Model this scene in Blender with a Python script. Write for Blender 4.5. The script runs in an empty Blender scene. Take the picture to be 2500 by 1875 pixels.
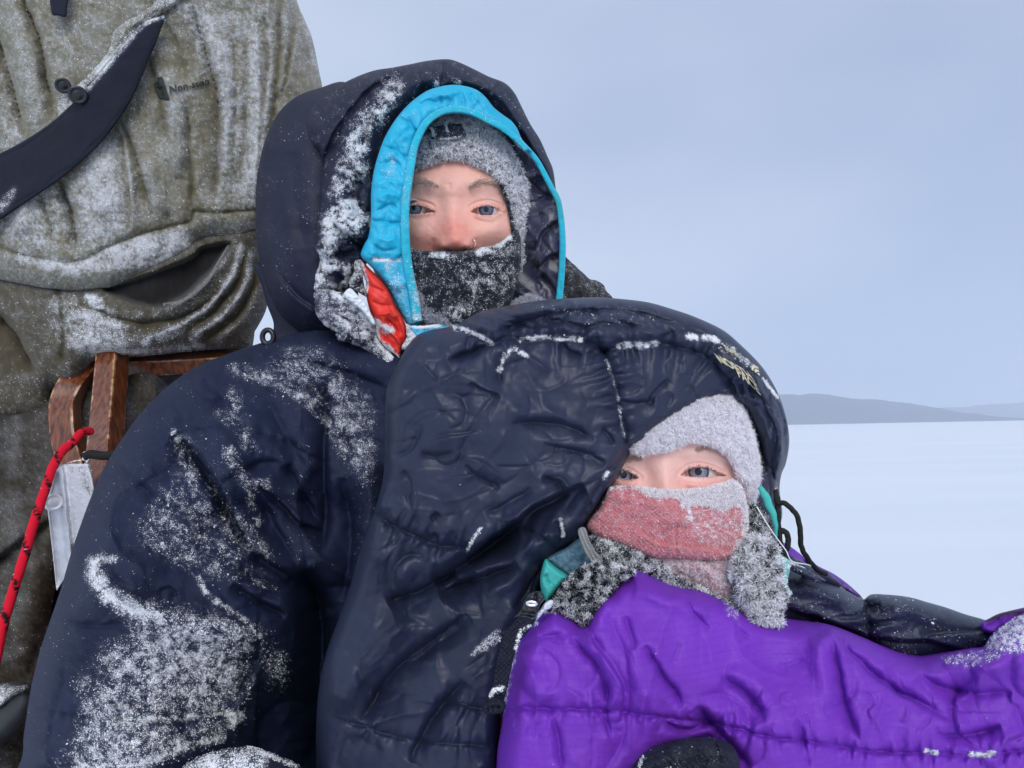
import bpy, math
import numpy as np
from mathutils import Matrix, Vector, Euler

# ------------------------------------------------------------------ camera, sky, sun, exposure
sc = bpy.context.scene
W, H, F = 2500.0, 1875.0, 1785.0
CAM = np.array([0.0, 0.0, 0.95])
cam_d = bpy.data.cameras.new("camera"); cam = bpy.data.objects.new("camera", cam_d)
sc.collection.objects.link(cam); sc.camera = cam
cam_d.sensor_width = 36; cam_d.lens = 36 * F / W; cam_d.clip_start = 0.02; cam_d.clip_end = 20000
R3 = (Euler((math.radians(90 + 3.57), 0, 0)).to_matrix() @ Matrix.Rotation(math.radians(-1.09), 3, 'Z'))
cam.matrix_world = Matrix.Translation(Vector(CAM)) @ R3.to_4x4()
RN = np.array(R3)

SUN_EL, SUN_AZ = 30.0, -10.0        # azimuth: degrees clockwise from behind the camera
world = bpy.data.worlds.new("World"); sc.world = world; world.use_nodes = True
nt = world.node_tree; nt.nodes.clear()
sky = nt.nodes.new('ShaderNodeTexSky'); sky.sky_type = 'NISHITA'; sky.sun_disc = False
sun_dir = Vector((math.sin(math.radians(SUN_AZ)) * -1 * math.cos(math.radians(SUN_EL)),
                  -math.cos(math.radians(SUN_AZ)) * math.cos(math.radians(SUN_EL)), math.sin(math.radians(SUN_EL))))
sky.sun_elevation = math.radians(SUN_EL); sky.sun_rotation = math.atan2(sun_dir.x, sun_dir.y)
sky.air_density = 1.0; sky.dust_density = 2.0
bg1 = nt.nodes.new('ShaderNodeBackground'); bg1.inputs[1].default_value = 0.10
nt.links.new(sky.outputs[0], bg1.inputs[0])
tc = nt.nodes.new('ShaderNodeTexCoord'); nz = nt.nodes.new('ShaderNodeTexNoise'); nz.inputs['Scale'].default_value = 1.3
nz.inputs['Detail'].default_value = 3
mp = nt.nodes.new('ShaderNodeMapping'); mp.inputs['Scale'].default_value = (1, 1, 2.2); mp.inputs['Location'].default_value = (3.1, .4, .2)
nt.links.new(tc.outputs['Generated'], mp.inputs[0]); nt.links.new(mp.outputs[0], nz.inputs['Vector'])
cr = nt.nodes.new('ShaderNodeValToRGB')
cr.color_ramp.elements[0].position = .18; cr.color_ramp.elements[0].color = (0.385, 0.47, 0.665, 1)
cr.color_ramp.elements[1].position = .72; cr.color_ramp.elements[1].color = (0.68, 0.74, 0.86, 1)
sx = nt.nodes.new('ShaderNodeSeparateXYZ'); nt.links.new(tc.outputs['Generated'], sx.inputs[0])
ma = nt.nodes.new('ShaderNodeMath'); ma.operation = 'MULTIPLY_ADD'; nt.links.new(sx.outputs[0], ma.inputs[0]); ma.inputs[1].default_value = -.30; nt.links.new(nz.outputs[0], ma.inputs[2])
nt.links.new(ma.outputs[0], cr.inputs[0])
bg2 = nt.nodes.new('ShaderNodeBackground'); bg2.inputs[1].default_value = 1.05
nt.links.new(cr.outputs[0], bg2.inputs[0])
mx = nt.nodes.new('ShaderNodeMixShader'); mx.inputs[0].default_value = 0.82
nt.links.new(bg1.outputs[0], mx.inputs[1]); nt.links.new(bg2.outputs[0], mx.inputs[2])
wo = nt.nodes.new('ShaderNodeOutputWorld'); nt.links.new(mx.outputs[0], wo.inputs[0])

sl = bpy.data.lights.new("sun", 'SUN'); sl.energy = 1.9; sl.angle = math.radians(34); sl.color = (1.0, 0.97, 0.94)
so = bpy.data.objects.new("sun", sl); sc.collection.objects.link(so)
so.rotation_euler = sun_dir.to_track_quat('Z', 'Y').to_euler()
sc.view_settings.view_transform = 'Standard'; sc.view_settings.look = 'None'
sc.view_settings.exposure = 0.12; sc.view_settings.gamma = 1
sc.cycles.max_bounces = 8; sc.cycles.volume_bounces = 1

# ------------------------------------------------------------------ helpers
rng = np.random.default_rng(7)
def Pt(u, v, d):
    u = np.asarray(u, float); v = np.asarray(v, float); d = np.asarray(d, float)
    c = np.stack([(u - W / 2) / F * d, (H / 2 - v) / F * d, -d * np.ones_like(u)], -1)
    return c @ RN.T + CAM
def zoom(x0, y0, s):
    return lambda *a: [(x0 + a[i] / s, y0 + a[i + 1] / s) for i in range(0, len(a), 2)]
O = zoom(0, 0, .8848); A = zoom(0, 0, 1.8438); B = zoom(600, 100, 2.0733); C = zoom(850, 300, 3.0164)
D = zoom(0, 800, 1.5433); E = zoom(800, 700, 2.0738); Fz = zoom(1350, 900, 2.5523); G = zoom(1150, 1300, 1.6385)
Hz = zoom(1680, 800, 8.296); I = zoom(1150, 1400, 4.366); J = zoom(0, 850, 2.552); K = zoom(1700, 900, 2.765); L = zoom(700, 600, 4.148)
X = zoom(0, 0, 1)

def catmull(p, closed=True, n=6):
    p = np.array(p, float)
    if len(p) < 3: 
        t = np.linspace(0, 1, n * 2)[:, None]; return p[0] * (1 - t) + p[1] * t
    if closed: q = np.vstack([p[-1], p, p[0], p[1]])
    else: q = np.vstack([2 * p[0] - p[1], p, 2 * p[-1] - p[-2]])
    out = []
    for i in range(1, len(q) - 2):
        a, b, c, d = q[i - 1], q[i], q[i + 1], q[i + 2]
        for t in np.arange(n) / n:
            out.append(.5 * (2 * b + (c - a) * t + (2 * a - 5 * b + 4 * c - d) * t * t + (3 * b - a - 3 * c + d) * t ** 3))
    if not closed: out.append(q[-2])
    return np.array(out)
_perm = np.random.default_rng(3).permutation(512)
_ang = np.random.default_rng(4).random(512) * 2 * np.pi
def perlin(x, y):
    xi = np.floor(x).astype(int); yi = np.floor(y).astype(int); xf = x - xi; yf = y - yi
    def g(i, j, dx, dy):
        h = _perm[(_perm[i & 511] + j) & 511]; return np.cos(_ang[h]) * dx + np.sin(_ang[h]) * dy
    s = xf * xf * xf * (xf * (xf * 6 - 15) + 10); t = yf * yf * yf * (yf * (yf * 6 - 15) + 10)
    a = g(xi, yi, xf, yf); b = g(xi + 1, yi, xf - 1, yf); c = g(xi, yi + 1, xf, yf - 1); d = g(xi + 1, yi + 1, xf - 1, yf - 1)
    return (a + s * (b - a)) * (1 - t) + (c + s * (d - c)) * t
def fbm(x, y, o=4):
    r = 0; a = 1
    for k in range(o): r = r + a * perlin(x + 17.3 * k, y - 9.1 * k); x = x * 2; y = y * 2; a *= .5
    return r
def inpoly(x, y, poly):
    r = np.zeros(x.shape, bool); n = len(poly); j = n - 1
    for i in range(n):
        xi, yi = poly[i]; xj, yj = poly[j]
        if yi != yj:
            r ^= ((yi > y) != (yj > y)) & (x < (xj - xi) * (y - yi) / (yj - yi) + xi)
        j = i
    return r
def segdist(x, y, pts, closed=False):
    """distance, nearest point, signed side, arc length (px)"""
    best = np.full(x.shape, 1e18); bx = np.zeros(x.shape); by = np.zeros(x.shape); sg = np.ones(x.shape); al = np.zeros(x.shape)
    n = len(pts); acc = 0
    for i in range(n if closed else n - 1):
        a = pts[i]; b = pts[(i + 1) % n]; dx, dy = b - a; L2 = dx * dx + dy * dy
        if L2 < 1e-9: continue
        t = np.clip(((x - a[0]) * dx + (y - a[1]) * dy) / L2, 0, 1)
        px = a[0] + t * dx; py = a[1] + t * dy; d2 = (x - px) ** 2 + (y - py) ** 2
        m = d2 < best
        best[m] = d2[m]; bx[m] = px[m]; by[m] = py[m]
        cr_ = dx * (y - a[1]) - dy * (x - a[0]); sg[m] = np.sign(cr_[m]); al[m] = (acc + t * math.sqrt(L2))[m]
        acc += math.sqrt(L2)
    return np.sqrt(best), bx, by, sg, al, acc
def lerp(A_, t): return A_[0] + (A_[1] - A_[0]) * t if isinstance(A_, tuple) else A_
SHARP = [False]
def feature(u, v, f):
    """height in mm towards the viewer"""
    k = f[0]; h = np.zeros(u.shape)
    if k == 'n':      # wrinkles: ridged noise (A, len px, angle deg, stretch)
        _, A_, lx, ang, st = f[:5]; A_ = A_ * (.42 if lx > 60 else .24); a = math.radians(ang)
        uu = (u * math.cos(a) + v * math.sin(a)) / (lx * st); vv = (-u * math.sin(a) + v * math.cos(a)) / lx
        sd = f[5] if len(f) > 5 else 0
        wu = uu + .5 * perlin(uu * .7 + sd, vv * .7 + 5); wv = vv + .6 * perlin(uu * .8 + 11, vv * .6 + sd)
        return A_ * (1 - 2.6 * np.sqrt(fbm(wu + sd, wv + 3.7 + sd, 2 if lx > 60 else 3) ** 2 + .006))
    if k == 'g':      # smooth noise
        _, A_, lx = f[:3]; sd = f[3] if len(f) > 3 else 0
        return A_ * fbm(u / lx + sd, v / lx + sd * 2.3, 4)
    if k == 'b':      # gaussian bump (x,y),A,sx,sy
        _, (x, y), A_, sx, sy = f; return A_ * np.exp(-.5 * (((u - x) / sx) ** 2 + ((v - y) / sy) ** 2))
    if k == 'k':      # scattered sharp creases: (n, A mm, angle deg, spread, length px, width px, seed[, bounds])
        _, n, A_, ang, sp, ln, wd, sd = f[:8]; r_ = np.random.default_rng(sd)
        x0, y0, x1, y1 = f[8] if len(f) > 8 else (u.min(), v.min(), u.max(), v.max())
        for i in range(n):
            x, y = r_.uniform(x0, x1), r_.uniform(y0, y1); a = math.radians(ang + r_.normal() * sp); l_ = ln * r_.uniform(.4, 1.6) / 2; b = r_.normal() * .5
            q = [(x + math.cos(a - b * t) * l_ * t, y + math.sin(a - b * t) * l_ * t) for t in (-1, -.5, 0, .5, 1)]
            a_ = A_ * r_.uniform(.3, 1.2); h = h + feature(u, v, ('e' if r_.random() < .55 else 'v', q, a_, wd * r_.uniform(.6, 1.5)))
        return h
    pts = np.array(f[1]); A_, w = f[2], f[3]; wm = max(w) if isinstance(w, tuple) else w
    if k == 'p':      # plateau / pit polygon, softness w
        pl = catmull(pts, True, 4); m = wm * 4
        sel = (u > pl[:, 0].min() - m) & (u < pl[:, 0].max() + m) & (v > pl[:, 1].min() - m) & (v < pl[:, 1].max() + m)
        if not sel.any(): return h
        x, y = u[sel], v[sel]; ins = inpoly(x, y, pl); d = segdist(x, y, pl, True)[0]; d = np.where(ins, d, -d)
        h[sel] = A_ / (1 + np.exp(-np.clip(d / w * 2.5, -30, 30))); return h
    pl = catmull(pts, False, 5); m = wm * (7 if k in 'sc' else 3.5)
    sel = (u > pl[:, 0].min() - m) & (u < pl[:, 0].max() + m) & (v > pl[:, 1].min() - m) & (v < pl[:, 1].max() + m)
    if not sel.any(): return h
    x, y = u[sel], v[sel]; d, _, _, sg, al, tot = segdist(x, y, pl); t = al / tot
    A2 = lerp(A_, t); w2 = lerp(w, t); tp = np.clip(np.minimum(t, 1 - t) * 5, 0, 1) ** .7
    sd1 = np.sqrt(d * d + (.12 * w2) ** 2) / w2
    asy = np.where(sg > 0, 1.9, .62)       # creases fall away steeply on one side
    if k == 'v': q = -A2 * np.exp(-sd1 * 1.15 / (asy if wm > 2.5 and SHARP[0] else 1)) * tp * 1.1 if SHARP[0] else -A2 * np.exp(-.5 * (d / w2) ** 2) * tp
    elif k == 'e' or (k == 'r' and SHARP[0] and wm < 14): q = A2 * np.exp(-sd1 * 1.1 / asy) * tp
    elif k == 'V': q = -A2 * np.exp(-.5 * (d / w2) ** 2)
    elif k == 'r': q = A2 * np.exp(-.5 * (d / w2) ** 2) * tp
    elif k == 'R': q = A2 * np.exp(-.5 * (d / w2) ** 2)
    elif k == 's':    # overlap fold: right-hand side (image: sg>0) stands proud
        sd = d * sg; sig = 1 / (1 + np.exp(-np.clip(sd / max(1.2, wm * .12), -30, 30)))
        q = A2 * tp * (sig * np.exp(-np.maximum(sd, 0) / (3 * w2)) - .35 * (1 - sig) * np.exp(-np.maximum(-sd, 0) / w2))
    elif k == 'c':    # stitched seam with puckers
        q = -A2 * np.exp(-d / w2) - 0.12 * A2 * (.5 + .5 * np.cos(al * 2 * np.pi / 9)) * np.exp(-(d / 2.5) ** 2)
        q = q + A2 * .55 * np.sin(al * 2 * np.pi / 41 + 5 * perlin(al / 60, sg * 3.3)) * np.exp(-d / (2.6 * w2)) * (1 - np.exp(-d / (.7 * w2)))
    h[sel] = q; return h
def depth_fn(dep):
    if callable(dep): return dep
    if isinstance(dep, (int, float)): return lambda u, v: np.full(np.shape(u), float(dep))
    c = np.array(dep, float)
    def fn(u, v):
        num = 0; den = 0
        for x, y, z in c:
            w_ = 1 / ((u - x) ** 2 + (v - y) ** 2 + 110 ** 2) ** 1.3; num = num + w_ * z; den = den + w_
        return num / den
    return fn
def region(u, v, spec):
    """coverage 0..1 from list of ('p',poly,amount,soft) | ('l',line,amount,width) | ('a',amount)"""
    r = np.zeros(u.shape)
    for s in spec:
        if s[0] == 'a': r = np.maximum(r, s[1]); continue
        if s[0] == 'x': r = r * (1 - np.clip(feature(u, v, ('p', s[1], 1., s[2])), 0, 1)); continue
        if s[0] == 'p': q = feature(u, v, ('p', s[1], s[2], s[3]))
        else: q = feature(u, v, ('R', s[1], s[2], s[3]))
        r = np.maximum(r, q)
    return r

class Thing:
    def __init__(s, name, label, cat, loc, group=None):
        o = bpy.data.objects.new(name, None); sc.collection.objects.link(o); o.location = loc
        o['label'] = label; o['category'] = cat; o.empty_display_size = .1
        if group: o['group'] = group
        s.o = o; s.loc = np.array(loc, float)
def link_mesh(name, verts, faces, mats, thing=None, parent=None, attrs=None, midx=None, smooth=True, label=None):
    """faces: list of arrays (n,k)"""
    off = thing.loc if thing else np.zeros(3)
    me = bpy.data.meshes.new(name)
    verts = np.asarray(verts, float) - off
    me.vertices.add(len(verts)); me.vertices.foreach_set('co', verts.astype(np.float32).ravel())
    loops = np.concatenate([f.ravel() for f in faces]); cnt = np.concatenate([np.full(len(f), f.shape[1]) for f in faces])
    me.loops.add(len(loops)); me.loops.foreach_set('vertex_index', loops.astype(np.int32))
    me.polygons.add(len(cnt)); st = np.concatenate([[0], np.cumsum(cnt)[:-1]])
    me.polygons.foreach_set('loop_start', st.astype(np.int32))
    me.update(calc_edges=True)
    me.polygons.foreach_set('use_smooth', np.full(len(cnt), smooth) if np.isscalar(smooth) else smooth)
    for m in (mats if isinstance(mats, list) else [mats]): me.materials.append(m)
    if midx is not None: me.polygons.foreach_set('material_index', midx.astype(np.int32))
    attrs = dict(attrs or {}); attrs.setdefault('tint', np.zeros((len(verts), 4))); attrs.setdefault('frost', np.zeros(len(verts)))
    for k, a in attrs.items():
        a = np.asarray(a, np.float32)
        if a.ndim == 1: at = me.attributes.new(k, 'FLOAT', 'POINT'); at.data.foreach_set('value', a)
        else: at = me.attributes.new(k, 'FLOAT_COLOR', 'POINT'); at.data.foreach_set('color', a.ravel())
    me.validate(); me.update()
    o = bpy.data.objects.new(name, me); sc.collection.objects.link(o)
    if thing: o.parent = parent or thing.o
    if label: o['label'] = label
    return o

def fibres(P, N, n, length, width, lift=.8, curl=.7, seg=3):
    """thin curved strips growing from points; returns verts, quads, t, id"""
    m = len(P); T1 = rng.normal(size=(m, 3)); T1 -= (T1 * N).sum(1)[:, None] * N; T1 /= np.linalg.norm(T1, axis=1)[:, None] + 1e-9
    T2 = rng.normal(size=(m, 3)); T2 -= (T2 * N).sum(1)[:, None] * N; T2 /= np.linalg.norm(T2, axis=1)[:, None] + 1e-9
    Ls = length * rng.uniform(.45, 1.25, m)[:, None]; rows = []
    dirv = N * lift + T1 * curl * rng.uniform(.2, 1.3, m)[:, None]; p = P - N * .0004
    side = np.cross(dirv, N + rng.normal(size=(m, 3)) * .35); side /= np.linalg.norm(side, axis=1)[:, None] + 1e-9
    for k in range(seg + 1):
        wd = width * (1 - .75 * k / seg); rows.append(np.stack([p - side * wd / 2, p + side * wd / 2], 1))
        dn = dirv / (np.linalg.norm(dirv, axis=1)[:, None] + 1e-9); p = p + dn * Ls / seg
        dirv = dn + T2 * curl * .8 + rng.normal(size=(m, 3)) * .25 * curl
    V = np.stack(rows, 1)   # m, seg+1, 2, 3
    base = (np.arange(m) * (seg + 1) * 2)[:, None, None]; kk = np.arange(seg)[None, :, None] * 2
    q = base + kk + np.array([0, 1, 3, 2])[None, None, :]
    t = np.repeat(np.tile(np.arange(seg + 1) / seg, m), 2); ids = np.repeat(np.arange(m), (seg + 1) * 2)
    return V.reshape(-1, 3), q.reshape(-1, 4), t, ids
OCT = np.array([[1, 0, 0], [-1, 0, 0], [0, 1, 0], [0, -1, 0], [0, 0, 1], [0, 0, -1]], float)
OCF = np.array([[0, 2, 4], [2, 1, 4], [1, 3, 4], [3, 0, 4], [2, 0, 5], [1, 2, 5], [3, 1, 5], [0, 3, 5]])
def grains(P, N, size):
    m = len(P); q = rng.normal(size=(m, 4)); q /= np.linalg.norm(q, axis=1)[:, None]
    w, x, y, z = q.T
    Rm = np.stack([1 - 2 * (y * y + z * z), 2 * (x * y - w * z), 2 * (x * z + w * y), 2 * (x * y + w * z), 1 - 2 * (x * x + z * z), 2 * (y * z - w * x),
                   2 * (x * z - w * y), 2 * (y * z + w * x), 1 - 2 * (x * x + y * y)], -1).reshape(m, 3, 3)
    sz = size * np.exp(rng.normal(size=m) * .45); sc3 = OCT[None] * rng.uniform(.55, 1.2, (m, 6, 1))
    V = np.einsum('nij,nkj->nki', Rm, sc3) * sz[:, None, None] + (P + N * sz[:, None] * .35)[:, None, :]
    Fc = (np.arange(m) * 6)[:, None, None] + OCF[None]
    return V.reshape(-1, 3), Fc.reshape(-1, 3)

SURF = {}
def puff(name, outline, depth, R=40, T=.02, thick=.03, step=4, feats=(), mat=None, thing=None, parent=None, frost=(), fnoise=(60, .5), fsmall=.35,
         grit=None, fur=None, tint=None, smooth_outline=True, label=None, amp=1.7, warp=5., ridge_frost=0., post=None, edge_noise=None, grit_mat=None, key=None):
    poly = catmull(outline, True, 6) if smooth_outline else np.array(outline, float)
    if edge_noise:
        a_, l_ = edge_noise; n_ = perlin(poly[:, 0] / l_ + 3, poly[:, 1] / l_); m_ = perlin(poly[:, 0] / l_ + 33, poly[:, 1] / l_ + 7)
        poly = poly + np.stack([n_, m_], 1) * a_
    x0, y0 = poly.min(0) - step * 2; x1, y1 = poly.max(0) + step * 2
    us = np.arange(x0, x1, step); vs = np.arange(y0, y1, step); U, V = np.meshgrid(us, vs)
    cu = U[:-1, :-1] + step / 2; cv = V[:-1, :-1] + step / 2
    cell = inpoly(cu, cv, poly)
    used = np.zeros(U.shape, bool); used[:-1, :-1] |= cell; used[1:, :-1] |= cell; used[:-1, 1:] |= cell; used[1:, 1:] |= cell
    allc = np.ones(U.shape, bool); pc = np.zeros((cell.shape[0] + 2, cell.shape[1] + 2), bool); pc[1:-1, 1:-1] = cell
    allc = pc[:-1, :-1] & pc[1:, :-1] & pc[:-1, 1:] & pc[1:, 1:]
    bnd = used & ~allc
    d, bx, by, _, _, _ = segdist(U.ravel(), V.ravel(), poly, True)
    d = d.reshape(U.shape); U = U.copy(); V = V.copy()
    U[bnd] = bx.reshape(U.shape)[bnd]; V[bnd] = by.reshape(U.shape)[bnd]; d[bnd] = 0
    d[~used] = 0
    dfn = depth_fn(depth); Z = dfn(U, V)
    hh = np.zeros(U.shape)
    if amp == 1.: warp = 0
    Uw = U + warp * fbm(U / 55 + 9, V / 55, 3); Vw = V + warp * fbm(U / 55, V / 55 + 31, 3)
    SHARP[0] = warp > 0
    for f in feats: hh += feature(Uw, Vw, f)
    SHARP[0] = False
    hh *= amp
    tt = np.clip(d / R, 0, 1); arc = np.sqrt(1 - (1 - tt) ** 2)
    fade = np.clip(d / 6, 0, 1) * .85 + .15
    Zf = Z + T * (1 - arc) - hh * fade / 1000
    if post is not None: Zf = post(U, V, Zf)
    Zb = np.maximum(Z + T + thick * arc, Zf + .001)
    Pf = Pt(U, V, Zf); Pb = Pt(U, V, Zb)
    idx = -np.ones(U.shape, int); nv = used.sum(); idx[used] = np.arange(nv)
    q = np.stack([idx[:-1, :-1], idx[1:, :-1], idx[1:, 1:], idx[:-1, 1:]], -1)[cell]
    inner = used & ~bnd; idb = idx.copy(); idb[inner] = nv + np.arange(inner.sum())
    qb = np.stack([idb[:-1, :-1], idb[:-1, 1:], idb[1:, 1:], idb[1:, :-1]], -1)[cell]
    verts = [Pf[used], Pb[inner]]; nb = len(verts[0]) + len(verts[1]); faces = [q, qb]
    cov = region(U, V, frost) if frost else np.zeros(U.shape)
    if frost:
        fl, fa = fnoise; nn = fbm(U / fl, V / fl, 4) * fa + fbm(U / 9 + 50, V / 9, 2) * fsmall
        dens = .8 * np.clip(cov * (1 + nn * 1.6) + (nn * .35) * (cov > .04), 0, 1.3) * np.clip(cov * 5, 0, 1)
        if ridge_frost: dens = np.clip(dens + ridge_frost * np.clip(hh / 6, -1.2, 1.2) * np.clip(cov * 4, 0, 1), 0, 1.3)
    else: dens = cov
    SURF[key or name] = dict(x0=x0, y0=y0, s=step, Z=Zf)
    tcol = np.zeros(U.shape + (4,))
    if tint is not None: tcol = tint(U, V, tcol)
    a_f = [dens[used], dens[inner] * .3]; a_t = [tcol[used], tcol[inner]]
    # normals
    gu = np.gradient(Pf, axis=1); gv = np.gradient(Pf, axis=0); Nn = np.cross(gv, gu); Nn /= np.linalg.norm(Nn, axis=2)[..., None] + 1e-12
    view = CAM - Pf; Nn *= np.sign((Nn * view).sum(2))[..., None] + 0.0
    mats = [mat]; nquads = len(q) + len(qb); midx = [np.zeros(nquads)]; smo = [np.ones(nquads, bool)]
    off = nb
    def sample(n, wgt, jit=1.0):
        w_ = wgt[used]; w_ = w_ / w_.sum(); ii = rng.choice(len(w_), n, p=w_)
        P_ = Pf[used][ii]; N_ = Nn[used][ii]; cell_m = step / F * Zf[used][ii]
        T_ = rng.normal(size=(n, 3)); T_ -= (T_ * N_).sum(1)[:, None] * N_
        return P_ + T_ * (cell_m * .45 * jit)[:, None], N_, ii
    if fur:
        for fu in (fur if isinstance(fur, list) else [fur]):
            wg = fu['w'](U, V) if 'w' in fu else np.ones(U.shape)
            wg = wg * np.clip(.15 + d / 4, 0, 1) * used; P_, N_, ii = sample(fu['n'], wg + 1e-9 * used)
            fv, fq, ft, fid = fibres(P_, N_, fu['n'], fu['len'], fu['wid'], fu.get('lift', .8), fu.get('curl', .7))
            c0 = np.array(fu['c0']); c1 = np.array(fu['c1']); wh = np.clip(rng.beta(fu.get('a', 1.4), fu.get('b', 1.), fu['n']) + (fu['bias'](U, V)[used][ii] if 'bias' in fu else 0), 0, 1)
            mixf = np.clip(wh[fid] * (.35 + .75 * ft) * 1.25, 0, 1)[:, None]
            colr = c0 * (1 - mixf) + c1 * mixf
            verts.append(fv); faces.append(fq + off); off += len(fv)
            a_f.append(np.zeros(len(fv))); a_t.append(np.concatenate([colr, np.ones((len(fv), 1))], 1))
            midx.append(np.zeros(len(fq))); smo.append(np.ones(len(fq), bool))
    if grit and dens.max() > .02:
        n, size = grit; n = int(n * 1.7); size = size * .48; P_, N_, ii = sample(n, np.clip(dens, 0, 1) ** 2.1 * used + 1e-12)
        gvv, gf = grains(P_, N_, size); verts.append(gvv); faces.append(gf + off); off += len(gvv)
        a_f.append(np.zeros(len(gvv))); a_t.append(np.zeros((len(gvv), 4))); midx.append(np.ones(len(gf))); smo.append(np.zeros(len(gf), bool))
        mats.append(grit_mat or M['snowgrain'])
    return link_mesh(name, np.vstack(verts), faces, mats, thing, parent, dict(frost=np.concatenate(a_f), tint=np.vstack(a_t)),
                     np.concatenate(midx), np.concatenate(smo), label)
def zat(key, u, v):
    s = SURF[key]; j = np.clip(np.round((np.asarray(v) - s['y0']) / s['s']).astype(int), 0, s['Z'].shape[0] - 1)
    i = np.clip(np.round((np.asarray(u) - s['x0']) / s['s']).astype(int), 0, s['Z'].shape[1] - 1); return s['Z'][j, i]

def tube(name, pts, rad, mat, thing=None, parent=None, seg=12, sub=6, col=None, label=None, flat=1.0, closed=False, wob=0):
    """pts (u,v,depth) swept round tube; rad metres or list"""
    p = np.array(pts, float); q = catmull(p, closed, sub); n = len(q); Pw = Pt(q[:, 0], q[:, 1], q[:, 2])
    if wob: Pw += np.stack([perlin(np.arange(n) * .21 + k * 9, np.full(n, k * 3.3)) for k in range(3)], 1) * wob
    tan = np.roll(Pw, -1, 0) - np.roll(Pw, 1, 0) if closed else np.gradient(Pw, axis=0)
    tan /= np.linalg.norm(tan, axis=1)[:, None] + 1e-9
    vw = Pw - CAM; vw /= np.linalg.norm(vw, axis=1)[:, None]; s1 = np.cross(tan, vw); s1 /= np.linalg.norm(s1, axis=1)[:, None] + 1e-9; s2 = np.cross(tan, s1)
    rr = np.interp(np.linspace(0, 1, n), np.linspace(0, 1, len(rad)), rad) if hasattr(rad, '__len__') else np.full(n, rad)
    th = np.arange(seg) / seg * 2 * np.pi
    V = Pw[:, None] + rr[:, None, None] * (np.cos(th)[None, :, None] * s1[:, None] + flat * np.sin(th)[None, :, None] * s2[:, None])
    verts = V.reshape(-1, 3); i = np.arange(n if closed else n - 1)[:, None]; j = np.arange(seg)[None]
    ii = ((i + 1) % n)
    f = np.stack([i * seg + j, i * seg + (j + 1) % seg, ii * seg + (j + 1) % seg, ii * seg + j], -1).reshape(-1, 4); faces = [f]
    if not closed:
        verts = np.vstack([verts, Pw[:1], Pw[-1:]]); c0 = n * seg; jj = np.arange(seg)
        faces.append(np.stack([np.full(seg, c0), (jj + 1) % seg, jj], 1)); faces.append(np.stack([np.full(seg, c0 + 1), (n - 1) * seg + jj, (n - 1) * seg + (jj + 1) % seg], 1))
    tcol = np.zeros((len(verts), 4))
    if col is not None:
        k = np.minimum(np.arange(len(verts)) // seg, n - 1); tcol = col(k, np.arange(len(verts)) % seg, n)
    return link_mesh(name, verts, faces, mat, thing, parent, dict(tint=tcol), label=label)
def loft(name, secs, mat, thing=None, parent=None, label=None, attrs=None, smooth=False):
    """secs: list of (k,3) world rings, closed solid"""
    n, k = len(secs), len(secs[0]); verts = np.vstack(secs); i = np.arange(n - 1)[:, None]; j = np.arange(k)[None]
    f = np.stack([i * k + j, i * k + (j + 1) % k, (i + 1) * k + (j + 1) % k, (i + 1) * k + j], -1).reshape(-1, 4)
    return link_mesh(name, verts, [f, np.arange(k)[None, ::-1], ((n - 1) * k + np.arange(k))[None]], mat, thing, parent, attrs, smooth=smooth, label=label)

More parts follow.
